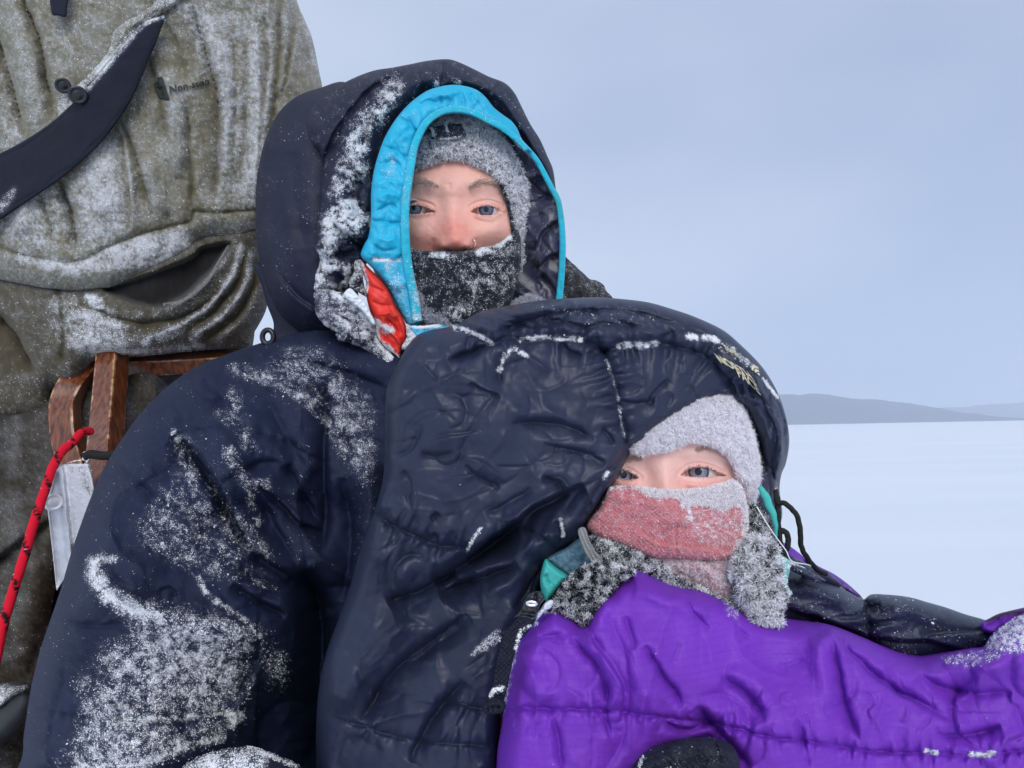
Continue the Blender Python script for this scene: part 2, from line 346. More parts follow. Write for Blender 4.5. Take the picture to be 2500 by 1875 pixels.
# ------------------------------------------------------------------ materials
M = {}
SNOW = (0.80, 0.84, 0.90, 1)
def mat(key, base, rough=.7, grain=900., weave=None, bump=.25, var=.15, sheen=0., spec=.4, metal=0., sss=0., vscale=9., coat=0., fine=600., dust=.25, gmul=.92):
    m = bpy.data.materials.new(key); m.use_nodes = True; t = m.node_tree; N_ = t.nodes; Lk = t.links
    bs = N_['Principled BSDF']; tx = N_.new('ShaderNodeTexCoord')
    def noise(s, det=2., w=None):
        n = N_.new('ShaderNodeTexNoise'); n.inputs['Scale'].default_value = s; n.inputs['Detail'].default_value = det
        Lk.new(tx.outputs['Object'], n.inputs['Vector']); return n.outputs[0]
    def math_(op, a, b=None, c=None):
        n = N_.new('ShaderNodeMath'); n.operation = op
        for i_, x in enumerate((a, b, c)):
            if x is None: continue
            if isinstance(x, (int, float)): n.inputs[i_].default_value = x
            else: Lk.new(x, n.inputs[i_])
        return n.outputs[0]
    def mixc(f, a, b):
        n = N_.new('ShaderNodeMix'); n.data_type = 'RGBA'
        Lk.new(f, n.inputs[0])
        for x, i_ in ((a, 6), (b, 7)):
            if isinstance(x, tuple): n.inputs[i_].default_value = x
            else: Lk.new(x, n.inputs[i_])
        return n.outputs[2]
    dk = tuple(c * (1 - var) for c in base) + (1,); lt = tuple(min(1, c * (1 + var)) for c in base) + (1,)
    v1 = math_('MULTIPLY_ADD', noise(vscale, 4.), 2.2, -.6)
    cl = N_.new('ShaderNodeClamp'); Lk.new(v1, cl.inputs[0])
    col = mixc(cl.outputs[0], dk, lt)
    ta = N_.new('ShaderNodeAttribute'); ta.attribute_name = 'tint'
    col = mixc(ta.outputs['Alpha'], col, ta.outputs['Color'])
    fa = N_.new('ShaderNodeAttribute'); fa.attribute_name = 'frost'
    g = math_('ADD', math_('MULTIPLY', noise(grain * 2.1, 1.), .80), math_('MULTIPLY', noise(grain * .8, 2.), .20))
    # noise is centred near .5 with narrow spread: stretch
    g = math_('MULTIPLY_ADD', g, 2.6, -.8)
    x = math_('SUBTRACT', math_('ADD', g, fa.outputs['Fac']), 1.)
    mk = N_.new('ShaderNodeMapRange'); mk.interpolation_type = 'SMOOTHSTEP'; Lk.new(x, mk.inputs[0]); mk.inputs[1].default_value = 0; mk.inputs[2].default_value = .30
    mask = math_('MULTIPLY', math_('MAXIMUM', math_('MULTIPLY', mk.outputs[0], gmul), math_('MULTIPLY', fa.outputs['Fac'], dust)), 1.)
    pres = math_('GREATER_THAN', fa.outputs['Fac'], .004); mask = math_('MULTIPLY', mask, pres)
    col = mixc(mask, col, SNOW); Lk.new(col, bs.inputs['Base Color'])
    rg = math_('MULTIPLY_ADD', mask, .9 - rough, rough); Lk.new(rg, bs.inputs['Roughness'])
    hgt = math_('MULTIPLY', noise(fine, 2.), bump)
    if weave:
        fr, am = weave[:2]; sp = N_.new('ShaderNodeSeparateXYZ'); Lk.new(tx.outputs['Object'], sp.inputs[0])
        wx = math_('SINE', math_('MULTIPLY', math_('ADD', sp.outputs[0], math_('MULTIPLY', sp.outputs[1], .5)), fr)); wz = math_('SINE', math_('MULTIPLY', sp.outputs[2], fr))
        if len(weave) > 2: wv = math_('ADD', math_('GREATER_THAN', wx, .93), math_('GREATER_THAN', wz, .93))
        else: wv = math_('MULTIPLY', wx, wz)
        hgt = math_('ADD', hgt, math_('MULTIPLY', wv, am))
    hgt = math_('ADD', hgt, math_('MULTIPLY', mask, 1.2))
    bp = N_.new('ShaderNodeBump'); bp.inputs['Strength'].default_value = .6; bp.inputs['Distance'].default_value = .0007
    Lk.new(hgt, bp.inputs['Height']); Lk.new(bp.outputs[0], bs.inputs['Normal'])
    bs.inputs['Specular IOR Level'].default_value = spec; bs.inputs['Metallic'].default_value = metal
    bs.inputs['Sheen Weight'].default_value = sheen; bs.inputs['Sheen Roughness'].default_value = .5
    bs.inputs['Coat Weight'].default_value = coat; bs.inputs['Coat Roughness'].default_value = .25
    if sss:
        bs.inputs['Subsurface Weight'].default_value = sss; bs.inputs['Subsurface Radius'].default_value = (1., .35, .2); bs.inputs['Subsurface Scale'].default_value = .004
    M[key] = m; return m
def plain(key, base, rough=.8, spec=.3, sss=0., metal=0., coat=0.):
    m = bpy.data.materials.new(key); m.use_nodes = True; b = m.node_tree.nodes['Principled BSDF']; t = m.node_tree
    at = t.nodes.new('ShaderNodeTexNoise'); at.inputs['Scale'].default_value = 300; tx = t.nodes.new('ShaderNodeTexCoord'); t.links.new(tx.outputs['Object'], at.inputs['Vector'])
    r = t.nodes.new('ShaderNodeValToRGB'); r.color_ramp.elements[0].color = tuple(c * .85 for c in base) + (1,); r.color_ramp.elements[1].color = tuple(min(1, c * 1.1) for c in base) + (1,)
    t.links.new(at.outputs[0], r.inputs[0]); t.links.new(r.outputs[0], b.inputs['Base Color'])
    b.inputs['Roughness'].default_value = rough; b.inputs['Specular IOR Level'].default_value = spec; b.inputs['Metallic'].default_value = metal
    b.inputs['Coat Weight'].default_value = coat
    M[key] = m; return m
plain('snowgrain', (.88, .90, .94), .7, .5)
plain('ice', (.75, .78, .84), .15, .6)
mat('olive', (.132, .118, .066), .9, dust=.36, gmul=.58, weave=(1900, .5), grain=1100, bump=.8, var=.22, sheen=.25, spec=.15)
mat('olive_dark', (.062, .052, .030), .9, dust=.30, weave=(1900, .5), gmul=.65, grain=1100, bump=.8, var=.25, sheen=.15, spec=.15)
mat('trouser', (.036, .029, .019), .9, dust=.25, gmul=.6, grain=1100, bump=.8, var=.3, spec=.12)
mat('strap', (.010, .013, .026), .7, weave=(2300, 1.4), spec=.25)
mat('navy', (.009, .016, .045), .66, gmul=.66, dust=.10, grain=1000, weave=(3200, .25), bump=.3, var=.12, spec=.22)
mat('navy_hood', (.008, .012, .032), .58, gmul=.85, dust=.15, grain=1000, weave=(3200, .2), bump=.25, var=.12, spec=.35)
mat('slate', (.019, .026, .054), .42, grain=1100, bump=.12, var=.12, spec=.30)
mat('lining', (.030, .030, .065), .38, grain=1100, bump=.12, var=.15, spec=.55)
mat('teal', (.008, .42, .64), .48, grain=1100, bump=.2, var=.1, spec=.4)
mat('teal_trim', (.02, .46, .62), .85, grain=1100, weave=(3000, .3), bump=.5, var=.08, spec=.15, sheen=.2)
mat('mint', (.05, .42, .38), .6, bump=.3, spec=.35)
mat('bluegrey', (.10, .20, .27), .6, bump=.3, spec=.35)
mat('red', (.82, .045, .03), .48, grain=900, bump=.2, var=.06, spec=.4)
mat('purple', (.165, .030, .44), .56, grain=900, weave=(1700, .9, 1), bump=.1, var=.10, spec=.30)
mat('black_knit', (.010, .011, .020), .95, grain=1500, weave=(2400, .5), bump=.6, spec=.2, sheen=.1)
mat('fleece', (.012, .014, .028), .95, grain=500, bump=1.0, spec=.1)
mat('hatwool', (.20, .20, .24), .95, grain=600, bump=1., spec=.1)
mat('hatwhite', (.62, .58, .64), .95, grain=600, bump=1., spec=.1)
mat('pink', (.50, .15, .165), .85, grain=800, weave=(2800, .5), bump=.6, var=.08, spec=.2, sheen=.2)
mat('pinkfluff', (.70, .38, .40), .9, grain=500, bump=1., spec=.1)
mat('skin', (.86, .50, .40), .52, grain=900, bump=.3, var=.07, spec=.4, sss=.25, vscale=40, fine=1500)
mat('eye', (.8, .8, .8), .12, bump=0., spec=.35, coat=.35)
mat('hair', (.06, .04, .03), .6, bump=0)
mat('patch', (.020, .022, .035), .55, grain=900, bump=.6, spec=.3)
mat('plastic', (.012, .013, .02), .3, bump=.05, spec=.5)
mat('cord', (.018, .018, .016), .7, weave=(2600, .6), spec=.2)
mat('bagblack', (.008, .008, .011), .8, bump=.6, spec=.2)
mat('rope', (.72, .008, .03), .75, bump=.8, weave=(3500, .6), spec=.2)
mat('logo', (.70, .64, .45), .7, bump=.6, spec=.2)
mat('mark', (.045, .055, .05), .8, bump=.5, spec=.2)
mat('silver', (.75, .75, .75), .2, bump=0., metal=1.)
mat('alu', (.62, .64, .68), .55, bump=.2, metal=.55, var=.2, vscale=60, fine=300)
mat('zipgrey', (.22, .22, .22), .5, bump=.2, spec=.4)
mat('thread', (.02, .02, .03), .8)
mat('thread_light', (.35, .34, .40), .8)
def wood():
    m = bpy.data.materials.new('wood'); m.use_nodes = True; t = m.node_tree; b = t.nodes['Principled BSDF']
    tx = t.nodes.new('ShaderNodeTexCoord'); mp_ = t.nodes.new('ShaderNodeMapping'); mp_.inputs['Scale'].default_value = (260, 260, 14)
    t.links.new(tx.outputs['Object'], mp_.inputs[0]); n = t.nodes.new('ShaderNodeTexNoise'); n.inputs['Scale'].default_value = 1.; n.inputs['Detail'].default_value = 5
    t.links.new(mp_.outputs[0], n.inputs['Vector']); r = t.nodes.new('ShaderNodeValToRGB')
    r.color_ramp.elements[0].position = .3; r.color_ramp.elements[0].color = (.035, .008, .004, 1); r.color_ramp.elements[1].position = .72; r.color_ramp.elements[1].color = (.27, .080, .026, 1)
    t.links.new(n.outputs[0], r.inputs[0]); at = t.nodes.new('ShaderNodeAttribute'); at.attribute_name = 'wear'
    n2 = t.nodes.new('ShaderNodeTexNoise'); n2.inputs['Scale'].default_value = 90; n2.inputs['Detail'].default_value = 5; t.links.new(tx.outputs['Object'], n2.inputs['Vector'])
    ad = t.nodes.new('ShaderNodeMath'); ad.operation = 'ADD'; t.links.new(n2.outputs[0], ad.inputs[0]); t.links.new(at.outputs['Fac'], ad.inputs[1])
    mr = t.nodes.new('ShaderNodeMapRange'); t.links.new(ad.outputs[0], mr.inputs[0]); mr.inputs[1].default_value = .95; mr.inputs[2].default_value = 1.15
    mxx = t.nodes.new('ShaderNodeMix'); mxx.data_type = 'RGBA'; t.links.new(mr.outputs[0], mxx.inputs[0]); t.links.new(r.outputs[0], mxx.inputs[6]); mxx.inputs[7].default_value = (.55, .32, .15, 1)
    t.links.new(mxx.outputs[2], b.inputs['Base Color']); b.inputs['Roughness'].default_value = .3; b.inputs['Coat Weight'].default_value = .5; b.inputs['Coat Roughness'].default_value = .2
    bp = t.nodes.new('ShaderNodeBump'); bp.inputs['Distance'].default_value = .0008; bp.inputs['Strength'].default_value = .5; t.links.new(n2.outputs[0], bp.inputs['Height']); t.links.new(bp.outputs[0], b.inputs['Normal'])
    M['wood'] = m
wood()

# ------------------------------------------------------------------ setting: snow field, far hills
def snow_mat():
    m = bpy.data.materials.new('snow'); m.use_nodes = True; t = m.node_tree; b = t.nodes['Principled BSDF']
    tx = t.nodes.new('ShaderNodeTexCoord'); n = t.nodes.new('ShaderNodeTexNoise'); n.inputs['Scale'].default_value = .35; n.inputs['Detail'].default_value = 8
    mp_ = t.nodes.new('ShaderNodeMapping'); mp_.inputs['Scale'].default_value = (.35, 1.3, 1); t.links.new(tx.outputs['Object'], mp_.inputs[0]); t.links.new(mp_.outputs[0], n.inputs['Vector'])
    r = t.nodes.new('ShaderNodeValToRGB'); r.color_ramp.elements[0].color = (.70, .76, .84, 1); r.color_ramp.elements[1].color = (.84, .87, .91, 1)
    t.links.new(n.outputs[0], r.inputs[0]); t.links.new(r.outputs[0], b.inputs['Base Color']); b.inputs['Roughness'].default_value = .75
    bp = t.nodes.new('ShaderNodeBump'); bp.inputs['Distance'].default_value = .12; bp.inputs['Strength'].default_value = .3; t.links.new(n.outputs[0], bp.inputs['Height']); t.links.new(bp.outputs[0], b.inputs['Normal'])
    M['snow'] = m
snow_mat()
g = np.concatenate([-np.geomspace(5000, 2, 60), [0], np.geomspace(2, 5000, 60)])
gx, gy = np.meshgrid(g, g); gz = .05 * fbm(gx / 7, gy / 3, 3) * np.clip(np.hypot(gx, gy) / 6, 0, 1)
n_ = len(g); ii = np.arange(n_ * n_).reshape(n_, n_)
q = np.stack([ii[:-1, :-1], ii[:-1, 1:], ii[1:, 1:], ii[1:, :-1]], -1).reshape(-1, 4)
gr = link_mesh('ground', np.stack([gx, gy, gz], -1).reshape(-1, 3), [q], M['snow']); gr['kind'] = 'structure'
# far shore: a low forested ridge behind the lake
plain('forest', (.045, .055, .055), .95, .1)
hm = M['forest']
def hill(name, D0, prof, depthy):
    xs = np.linspace(-2600, 2600, 400); ys = np.linspace(0, depthy, 30)
    Xg, Yg = np.meshgrid(xs, ys); up = W / 2 + F * xs / D0
    hp = np.interp(up, [p[0] for p in prof], [p[1] for p in prof])      # px above the shore line
    hm_ = hp / F * D0
    s = np.sin(np.clip(Yg / depthy, 0, 1) * np.pi / 2) ** .7
    Z_ = s * (hm_[None] + fbm(Xg / 60, Yg / 60 + D0, 4) * 5 + np.abs(perlin(Xg / 9, Yg / 9)) * 5) - .3
    verts = np.stack([Xg, D0 + Yg, Z_], -1).reshape(-1, 3); back = np.stack([xs, np.full(400, D0 + depthy * 1.5), np.full(400, -1.)], -1)
    verts = np.vstack([verts, back]); ids = np.arange(len(verts)).reshape(31, 400)
    q = np.stack([ids[:-1, :-1], ids[:-1, 1:], ids[1:, 1:], ids[1:, :-1]], -1).reshape(-1, 4)
    o = link_mesh(name, verts, [q], hm); o['kind'] = 'structure'
hill('hills', 1500, [(-2000, 60), (0, 110), (700, 60), (1300, 80), (1930, 88), (2130, 86), (2200, 72), (2320, 62), (2400, 44), (2520, 12), (2700, -8), (5000, -8)], 300)
hill('hills', 2300, [(-2000, 30), (1500, 40), (2200, 18), (2400, 34), (2600, 46), (3000, 52), (5000, 40)], 300)


# ------------------------------------------------------------------ person standing on the runners (left)
mus = Thing('person', 'standing person in a frosted olive fleece anorak, seen only from chest to legs', 'person', (-.55, 1.0, 0))
def mus_d(u, v):
    x = (u - 300) / 520.; y = (v - 300) / 900.
    return .80 + .09 * np.clip(x * x, 0, 3) + .02 * y * y
puff('body', X(-220, -330, -60, -400, 80, -420, 110, -470, 100, -560, 70, -640, 75, -740, 130, -820, 220, -845, 310, -820, 365, -740, 370, -640, 340, -560, 330, -470, 360, -420, 500, -400, 640, -330, 720, 0, 760, 300, 640, 620, 600, 900, 420, 1000, 420, 1700, 380, 2400, -200, 2400, -300, 1500, -330, 500), lambda u, v: mus_d(u, v) + .06, R=160, T=.10, thick=.16, step=12, mat=M['olive_dark'], thing=mus)
an_band = A(-260,1195, 0,1265, 200,1303, 330,1312, 460,1303, 540,1285, 700,1228, 850,1165, 905,1128, 905,1088, 1080,1085, 1165,1045, 1300,1000, 1420,900, 1455,640, 1450,420, 1438,330, 1412,200, 1370,85, 1335,0, 1290,-250, 1240,-600, 1100,-780, 800,-880, 500,-930, 100,-900, -260,-800, -620,-600, -640,-250, -640,400, -640,900, -560,1150)
band_top = A(-260,1010, -50,1092, 110,1155, 250,1178, 370,1178, 480,1120, 600,1072, 740,1030, 860,1000, 882,962, 1000,960, 1180,945)
vfolds = [('v', A(100,-20, 160,120, 200,280, 243,520), 15, 11), ('v', A(-20,120, 50,350, 112,610), 14, 11), ('r', A(50,-20, 110,150, 150,330, 180,560), 6, 22),
  ('v', A(860,30, 912,180, 960,350, 985,500, 985,700, 965,920), 13, 10), ('r', A(930,120, 1010,330, 1030,560, 1015,820), 7, 22),
  ('v', A(665,250, 720,400, 762,650), 7, 10), ('v', A(842,480, 862,750, 874,950), 7, 8), ('v', A(535,530, 590,640, 640,800, 695,990), 9, 11),
  ('s', A(590,1045, 585,850, 555,640, 515,560), 7, 12), ('v', A(275,800, 322,950, 352,1140), 16, 10), ('v', A(180,870, 230,1000, 245,1100), 6, 8),
  ('r', A(1160,100, 1165,400, 1150,900), 7, 12), ('v', A(1105,100, 1110,500, 1080,900), 6, 11), ('r', A(1215,300, 1190,600, 1135,930), 5, 9), ('v', A(1190,50, 1205,300, 1180,520), 6, 9),
  ('v', A(1262,-20, 1262,200, 1245,420, 1210,700), 9, 7), ('r', A(1300,-20, 1290,200, 1265,440), 7, 10), ('r', A(1360,80, 1320,300, 1270,460), 6, 12), ('v', A(1335,60, 1300,300, 1262,470), 6, 8),
  ('r', A(760,300, 800,500, 800,800), 5, 22), ('v', A(1050,100, 1065,400, 1050,800), 5, 9), ('r', A(430,620, 470,800, 480,1000), 6, 26), ('r', A(90,900, 120,1050), 5, 16),
  ('v', A(720,60, 800,200, 850,400), 4, 9), ('r', A(630,700, 690,850, 740,980), 5, 16)]
frost_mus = [('a', .30), ('p', A(700,0, 900,0, 1260,0, 1240,400, 1150,920, 900,930, 960,500, 860,200), .62, 40), ('p', A(0,180, 60,300, 110,640, 0,680), .6, 20),
  ('p', A(-60,1010, 60,880, 200,840, 300,800, 420,700, 560,680, 580,900, 590,1040, 480,1120, 360,1150, 110,1130), .66, 22), ('p', A(380,640, 520,560, 600,760, 590,1000, 420,1000), .6, 30),
  ('l', A(100,1152, 240,1185, 330,1200, 420,1165, 560,1110, 700,1085, 820,1055), 1.05, 17), ('p', A(280,1180, 420,1150, 600,1080, 850,1030, 830,1130, 640,1210, 480,1215, 350,1250, 320,1230), .98, 13),
  ('l', A(860,40, 900,200, 930,330), .9, 18), ('l', A(1160,100, 1165,400, 1150,900), .7, 14), ('l', A(1215,300, 1190,600, 1135,930), .7, 10), ('l', A(1370,80, 1440,330), .6, 12),
  ('p', A(880,960, 1140,955, 1140,1050, 1000,1080, 900,1080), .36, 8), ('p', A(700,420, 850,440, 860,900, 760,980, 690,800), .34, 25), ('p', A(230,-20, 520,-20, 480,180, 260,380, 200,200), .38, 20)]
puff('anorak', an_band, mus_d, R=70, T=.05, thick=.05, step=3.6, feats=vfolds + [('s', list(reversed(band_top)), -4, 8), ('V', band_top, 3.5, 4), ('n', 2.6, 95, 100, 2.6, 2), ('g', 1.8, 45, 4), ('g', .5, 11, 9),
     ('s', A(1160,1050, 1000,1092, 905,1088, 900,1130, 700,1222, 460,1298, 200,1298, -200,1215), 3, 6)],
     mat=M['olive'], thing=mus, frost=frost_mus, fnoise=(34, .35), fsmall=.45, ridge_frost=.14, grit=(42000, .00050), edge_noise=(3, 60))
# lower kangaroo pocket / skirt of the anorak
low = A(-620,1120, -260,1180, 200,1270, 460,1270, 880,1060, 1165,1000, 1185,1150, 1207,1290, 1196,1400, 1130,1520, 1105,1562, 900,1577, 700,1597, 570,1606, 480,1612) + D(360,125, 330,160, 300,215, 250,238, 205,240, 195,300, 185,335, 110,362, 0,392, -280,470, -560,430)
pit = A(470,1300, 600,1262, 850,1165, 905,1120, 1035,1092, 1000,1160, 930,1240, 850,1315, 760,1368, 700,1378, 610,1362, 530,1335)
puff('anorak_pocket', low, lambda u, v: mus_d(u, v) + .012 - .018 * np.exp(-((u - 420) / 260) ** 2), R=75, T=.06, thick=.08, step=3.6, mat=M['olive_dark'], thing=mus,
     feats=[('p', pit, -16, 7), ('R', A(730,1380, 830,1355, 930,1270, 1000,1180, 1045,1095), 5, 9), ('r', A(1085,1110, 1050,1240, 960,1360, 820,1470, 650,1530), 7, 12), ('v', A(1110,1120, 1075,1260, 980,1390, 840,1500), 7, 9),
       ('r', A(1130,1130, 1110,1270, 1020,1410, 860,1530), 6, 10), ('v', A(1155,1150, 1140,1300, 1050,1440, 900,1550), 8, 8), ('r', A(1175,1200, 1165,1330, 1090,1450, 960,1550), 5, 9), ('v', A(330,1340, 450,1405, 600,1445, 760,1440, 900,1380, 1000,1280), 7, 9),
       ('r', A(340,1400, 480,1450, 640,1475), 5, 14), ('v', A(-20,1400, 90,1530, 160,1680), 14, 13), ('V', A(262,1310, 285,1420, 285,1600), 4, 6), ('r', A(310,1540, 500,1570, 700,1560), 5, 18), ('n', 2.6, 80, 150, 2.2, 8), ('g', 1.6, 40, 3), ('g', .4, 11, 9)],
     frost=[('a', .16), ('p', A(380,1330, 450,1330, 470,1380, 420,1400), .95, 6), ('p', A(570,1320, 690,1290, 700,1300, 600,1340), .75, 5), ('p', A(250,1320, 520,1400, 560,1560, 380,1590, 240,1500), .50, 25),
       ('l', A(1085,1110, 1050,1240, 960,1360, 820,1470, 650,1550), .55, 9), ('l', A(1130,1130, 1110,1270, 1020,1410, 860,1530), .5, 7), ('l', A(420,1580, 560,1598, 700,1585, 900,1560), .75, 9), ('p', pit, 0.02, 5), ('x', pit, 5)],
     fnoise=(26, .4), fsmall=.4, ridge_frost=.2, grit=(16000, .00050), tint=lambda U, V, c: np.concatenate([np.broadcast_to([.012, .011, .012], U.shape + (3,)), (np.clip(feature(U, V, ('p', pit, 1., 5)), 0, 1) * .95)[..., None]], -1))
# zip teeth of the open pocket
zp = np.array(catmull(A(735,1372, 830,1350, 930,1268, 985,1180, 1035,1100), False, 14)); vs_, fs_ = [], []
seg_ = np.linalg.norm(np.diff(zp, axis=0), axis=1); al_ = np.concatenate([[0], np.cumsum(seg_)]); k_ = 0
for s_ in np.arange(2, al_[-1] - 2, 5.2):
    x_, y_ = np.interp(s_, al_, zp[:, 0]), np.interp(s_, al_, zp[:, 1]); x2, y2 = np.interp(s_ + 1, al_, zp[:, 0]), np.interp(s_ + 1, al_, zp[:, 1])
    tx_, ty_ = x2 - x_, y2 - y_; l_ = math.hypot(tx_, ty_); tx_ /= l_; ty_ /= l_; nx_, ny_ = -ty_, tx_; d_ = float(zat('anorak_pocket', x_, y_)) - .0035
    for dd in (0, .0022):
        for a_, b_ in ((-1.6, -4), (1.6, -4), (1.6, 4), (-1.6, 4)):
            vs_.append(Pt(x_ + tx_ * a_ + nx_ * b_, y_ + ty_ * a_ + ny_ * b_, d_ + dd))
    o8 = k_ * 8; fs_ += [[o8, o8 + 1, o8 + 2, o8 + 3], [o8 + 7, o8 + 6, o8 + 5, o8 + 4]] + [[o8 + i, o8 + 4 + i, o8 + 4 + (i + 1) % 4, o8 + (i + 1) % 4] for i in range(4)]; k_ += 1
link_mesh('zipper', np.array(vs_), [np.array(fs_)], M['zipgrey'], mus, smooth=False)
# placket with snap buttons, pull tab
plk = A(510,150, 560,105, 640,60, 700,10, 760,-60, 850,-60, 790,20, 700,72, 610,140, 545,220, 470,320, 400,385, 375,450, 330,500, 268,528, 262,480, 285,430, 350,385, 430,310, 490,230)
puff('placket', plk, lambda u, v: mus_d(u, v) - .012, R=16, T=.008, thick=.02, step=2.6, mat=M['olive'], thing=mus, feats=[('g', 1.2, 30, 2), ('V', A(300,470, 400,360, 500,240, 600,130, 700,50), 1.2, 3)], frost=[('a', .55), ('l', A(330,490, 400,385, 520,240, 620,135, 720,65), 1., 6)], grit=(5000, .0005))
def button(name, u, v, d, r, m, th=None, par=None):
    c = Pt(u, v, d); rings = []
    nrm = (CAM - c) / np.linalg.norm(CAM - c); a = np.cross(nrm, [0, 0, 1]); a /= np.linalg.norm(a); b = np.cross(nrm, a)
    for rr, hh_ in ((1, -.3), (1, .12), (.93, .22), (.75, .25), (.6, .14), (.55, .14), (.45, .2), (.01, .22)):
        th_ = np.arange(28) / 28 * 2 * np.pi; rings.append(c + r * rr * (np.cos(th_)[:, None] * a + np.sin(th_)[:, None] * b) + nrm * hh_ * r)
    return loft(name, rings, m, th, par, smooth=True)
button('snap_button', *A(283,385)[0], .788, .0080, M['plastic'], mus); button('snap_button', *A(350,428)[0], .776, .0095, M['plastic'], mus)
puff('collar_tab', A(228,-60, 306,-60, 302,40, 296,76, 262,70, 232,58), lambda u, v: mus_d(u, v) - .02, R=8, T=.003, thick=.006, step=3, mat=M['strap'], thing=mus)
# printed mark and lettering on the chest
def text_on(name, s, key, mapf, m, th, par, lift=.0012, bold=.02, thick=.0006, size=1., spacing=1.0):
    c = bpy.data.curves.new(name, 'FONT'); c.body = s; c.size = 1; c.offset = bold; c.resolution_u = 3; c.space_line = .78; c.space_character = spacing
    o = bpy.data.objects.new(name, c); sc.collection.objects.link(o); dg = bpy.context.evaluated_depsgraph_get(); me = o.evaluated_get(dg).to_mesh()
    import bmesh
    bm = bmesh.new(); bm.from_mesh(me); bmesh.ops.triangulate(bm, faces=bm.faces[:]); bmesh.ops.subdivide_edges(bm, edges=[e for e in bm.edges if e.calc_length() > .25], cuts=2)
    bmesh.ops.triangulate(bm, faces=bm.faces[:]); bm.verts.index_update()
    xy = np.array([v.co[:2] for v in bm.verts]); fc = np.array([[v.index for v in f.verts] for f in bm.faces]); bm.free(); bpy.data.objects.remove(o)
    u, v = mapf(xy[:, 0], xy[:, 1]); d = zat(key, u, v) - lift; n = len(xy)
    V = np.vstack([Pt(u, v, d), Pt(u, v, d + thick)])
    # side walls from boundary edges
    ed = {}
    for t in fc:
        for i in range(3): ed.setdefault(tuple(sorted((t[i], t[(i + 1) % 3]))), []).append((t[i], t[(i + 1) % 3]))
    sd = np.array([[b, a, a + n, b + n] for e, l in ed.items() if len(l) == 1 for a, b in l])
    return link_mesh(name, V, [fc, fc[:, ::-1] + n, sd], m, th, par, smooth=False)
Q = zoom(340, 160, 10.055)
def mp_text(x, y):
    t = x / 2.9; u0 = 340 + (740 + t * 1010) / 10.055; v0 = 160 + (670 - t * 215) / 10.055
    return u0 - y * 3, v0 - y * 24
text_on('chest_lettering', 'Non-stop', 'anorak', lambda x, y: mp_text(x * .73, y), M['mark'], mus, None, lift=.0026, bold=.018)
mk1 = Q(440,280, 570,275, 640,500, 750,860, 600,850, 470,790, 380,620, 360,440, 420,380, 460,400)
puff('chest_emblem', mk1, lambda u, v: zat('anorak', u, v) - .0016, R=3, T=.0006, thick=.0006, step=1.6, mat=M['mark'], thing=mus, smooth_outline=False, feats=[('v', Q(430,520, 500,620, 540,700), 1.2, 3)])
# dark trousers below
puff('trousers', D(-280,330, 40,330, 240,220, 560,120, 620,300, 300,700, 215,900, 205,1000, 150,1340, 120,1700, 140,2300, -280,2300), [(0, 1100, .80), (100, 1500, .77), (250, 950, .86), (0, 1800, .78)], R=70, T=.05, thick=.12, step=6, mat=M['trouser'], thing=mus,
     feats=[('s', D(200,720, 90,800, -20,880, -200,960), 8, 12), ('v', D(-40,900, 100,790, 200,720), 12, 12), ('v', D(200,1000, 150,1200, 100,1340), 6, 14), ('n', 3, 110, 40, 2, 5), ('g', 2, 40)], frost=[('a', .2)], grit=(1500, .0005))
puff('boot_gaiter', D(-280,1330, -60,1336, 0,1340, 60,1332, 108,1345, 135,1400, 120,1460, 80,1510, 30,1560, 0,1592, -120,1660, -280,1700), [(0, 1700, .70)], R=40, T=.03, thick=.06, step=4, mat=M['bluegrey'], thing=mus, label='frosted grey lower leg cloth',
     feats=[('s', D(112,1370, 60,1385, 0,1430, -100,1480), 5, 9), ('n', 2, 50, 160, 2)], frost=[('p', D(-100,1340, 0,1345, 100,1350, 60,1375, 0,1415, -100,1460), .6, 10)], grit=(2500, .0005), tint=lambda u, v, c: np.concatenate([np.full(u.shape + (3,), .045) + np.array([0, .006, .01]), np.ones(u.shape + (1,))], -1))

# webbing strap lying across the anorak
stp = Thing('shoulder_strap', 'wide dark navy ribbed webbing strap slung diagonally across the olive anorak', 'strap', tuple(Pt(150, 350, .78)))
st_o = A(742,76, 700,84, 660,98, 605,140, 555,205, 500,275, 440,345, 375,415, 290,500, 220,560, 110,632, 0,690, -300,830, -300,1130, -100,1050, 0,992, 90,930, 190,862, 280,800, 350,742, 420,678, 480,612, 535,540, 575,478, 610,410, 645,330, 672,262, 700,200, 722,140)
puff('shoulder_strap_body', st_o, lambda u, v: mus_d(u, v) - .020 + .004 * np.sin(u / 60), R=9, T=.003, thick=.004, step=3, mat=M['strap'], thing=stp, smooth_outline=True, key='strap',
     feats=[('V', A(640,112, 560,225, 440,370, 290,520, 110,655, -200,800), .7, 3), ('V', A(712,130, 655,270, 590,425, 480,590, 350,722, 190,840, 0,965), .7, 3), ('g', 1.5, 90)], frost=[('l', A(742,76, 660,98, 560,205, 450,335, 400,400), .8, 5), ('p', A(0,900, 70,840, 60,900, 0,960), .45, 8)], grit=(1500, .0005))

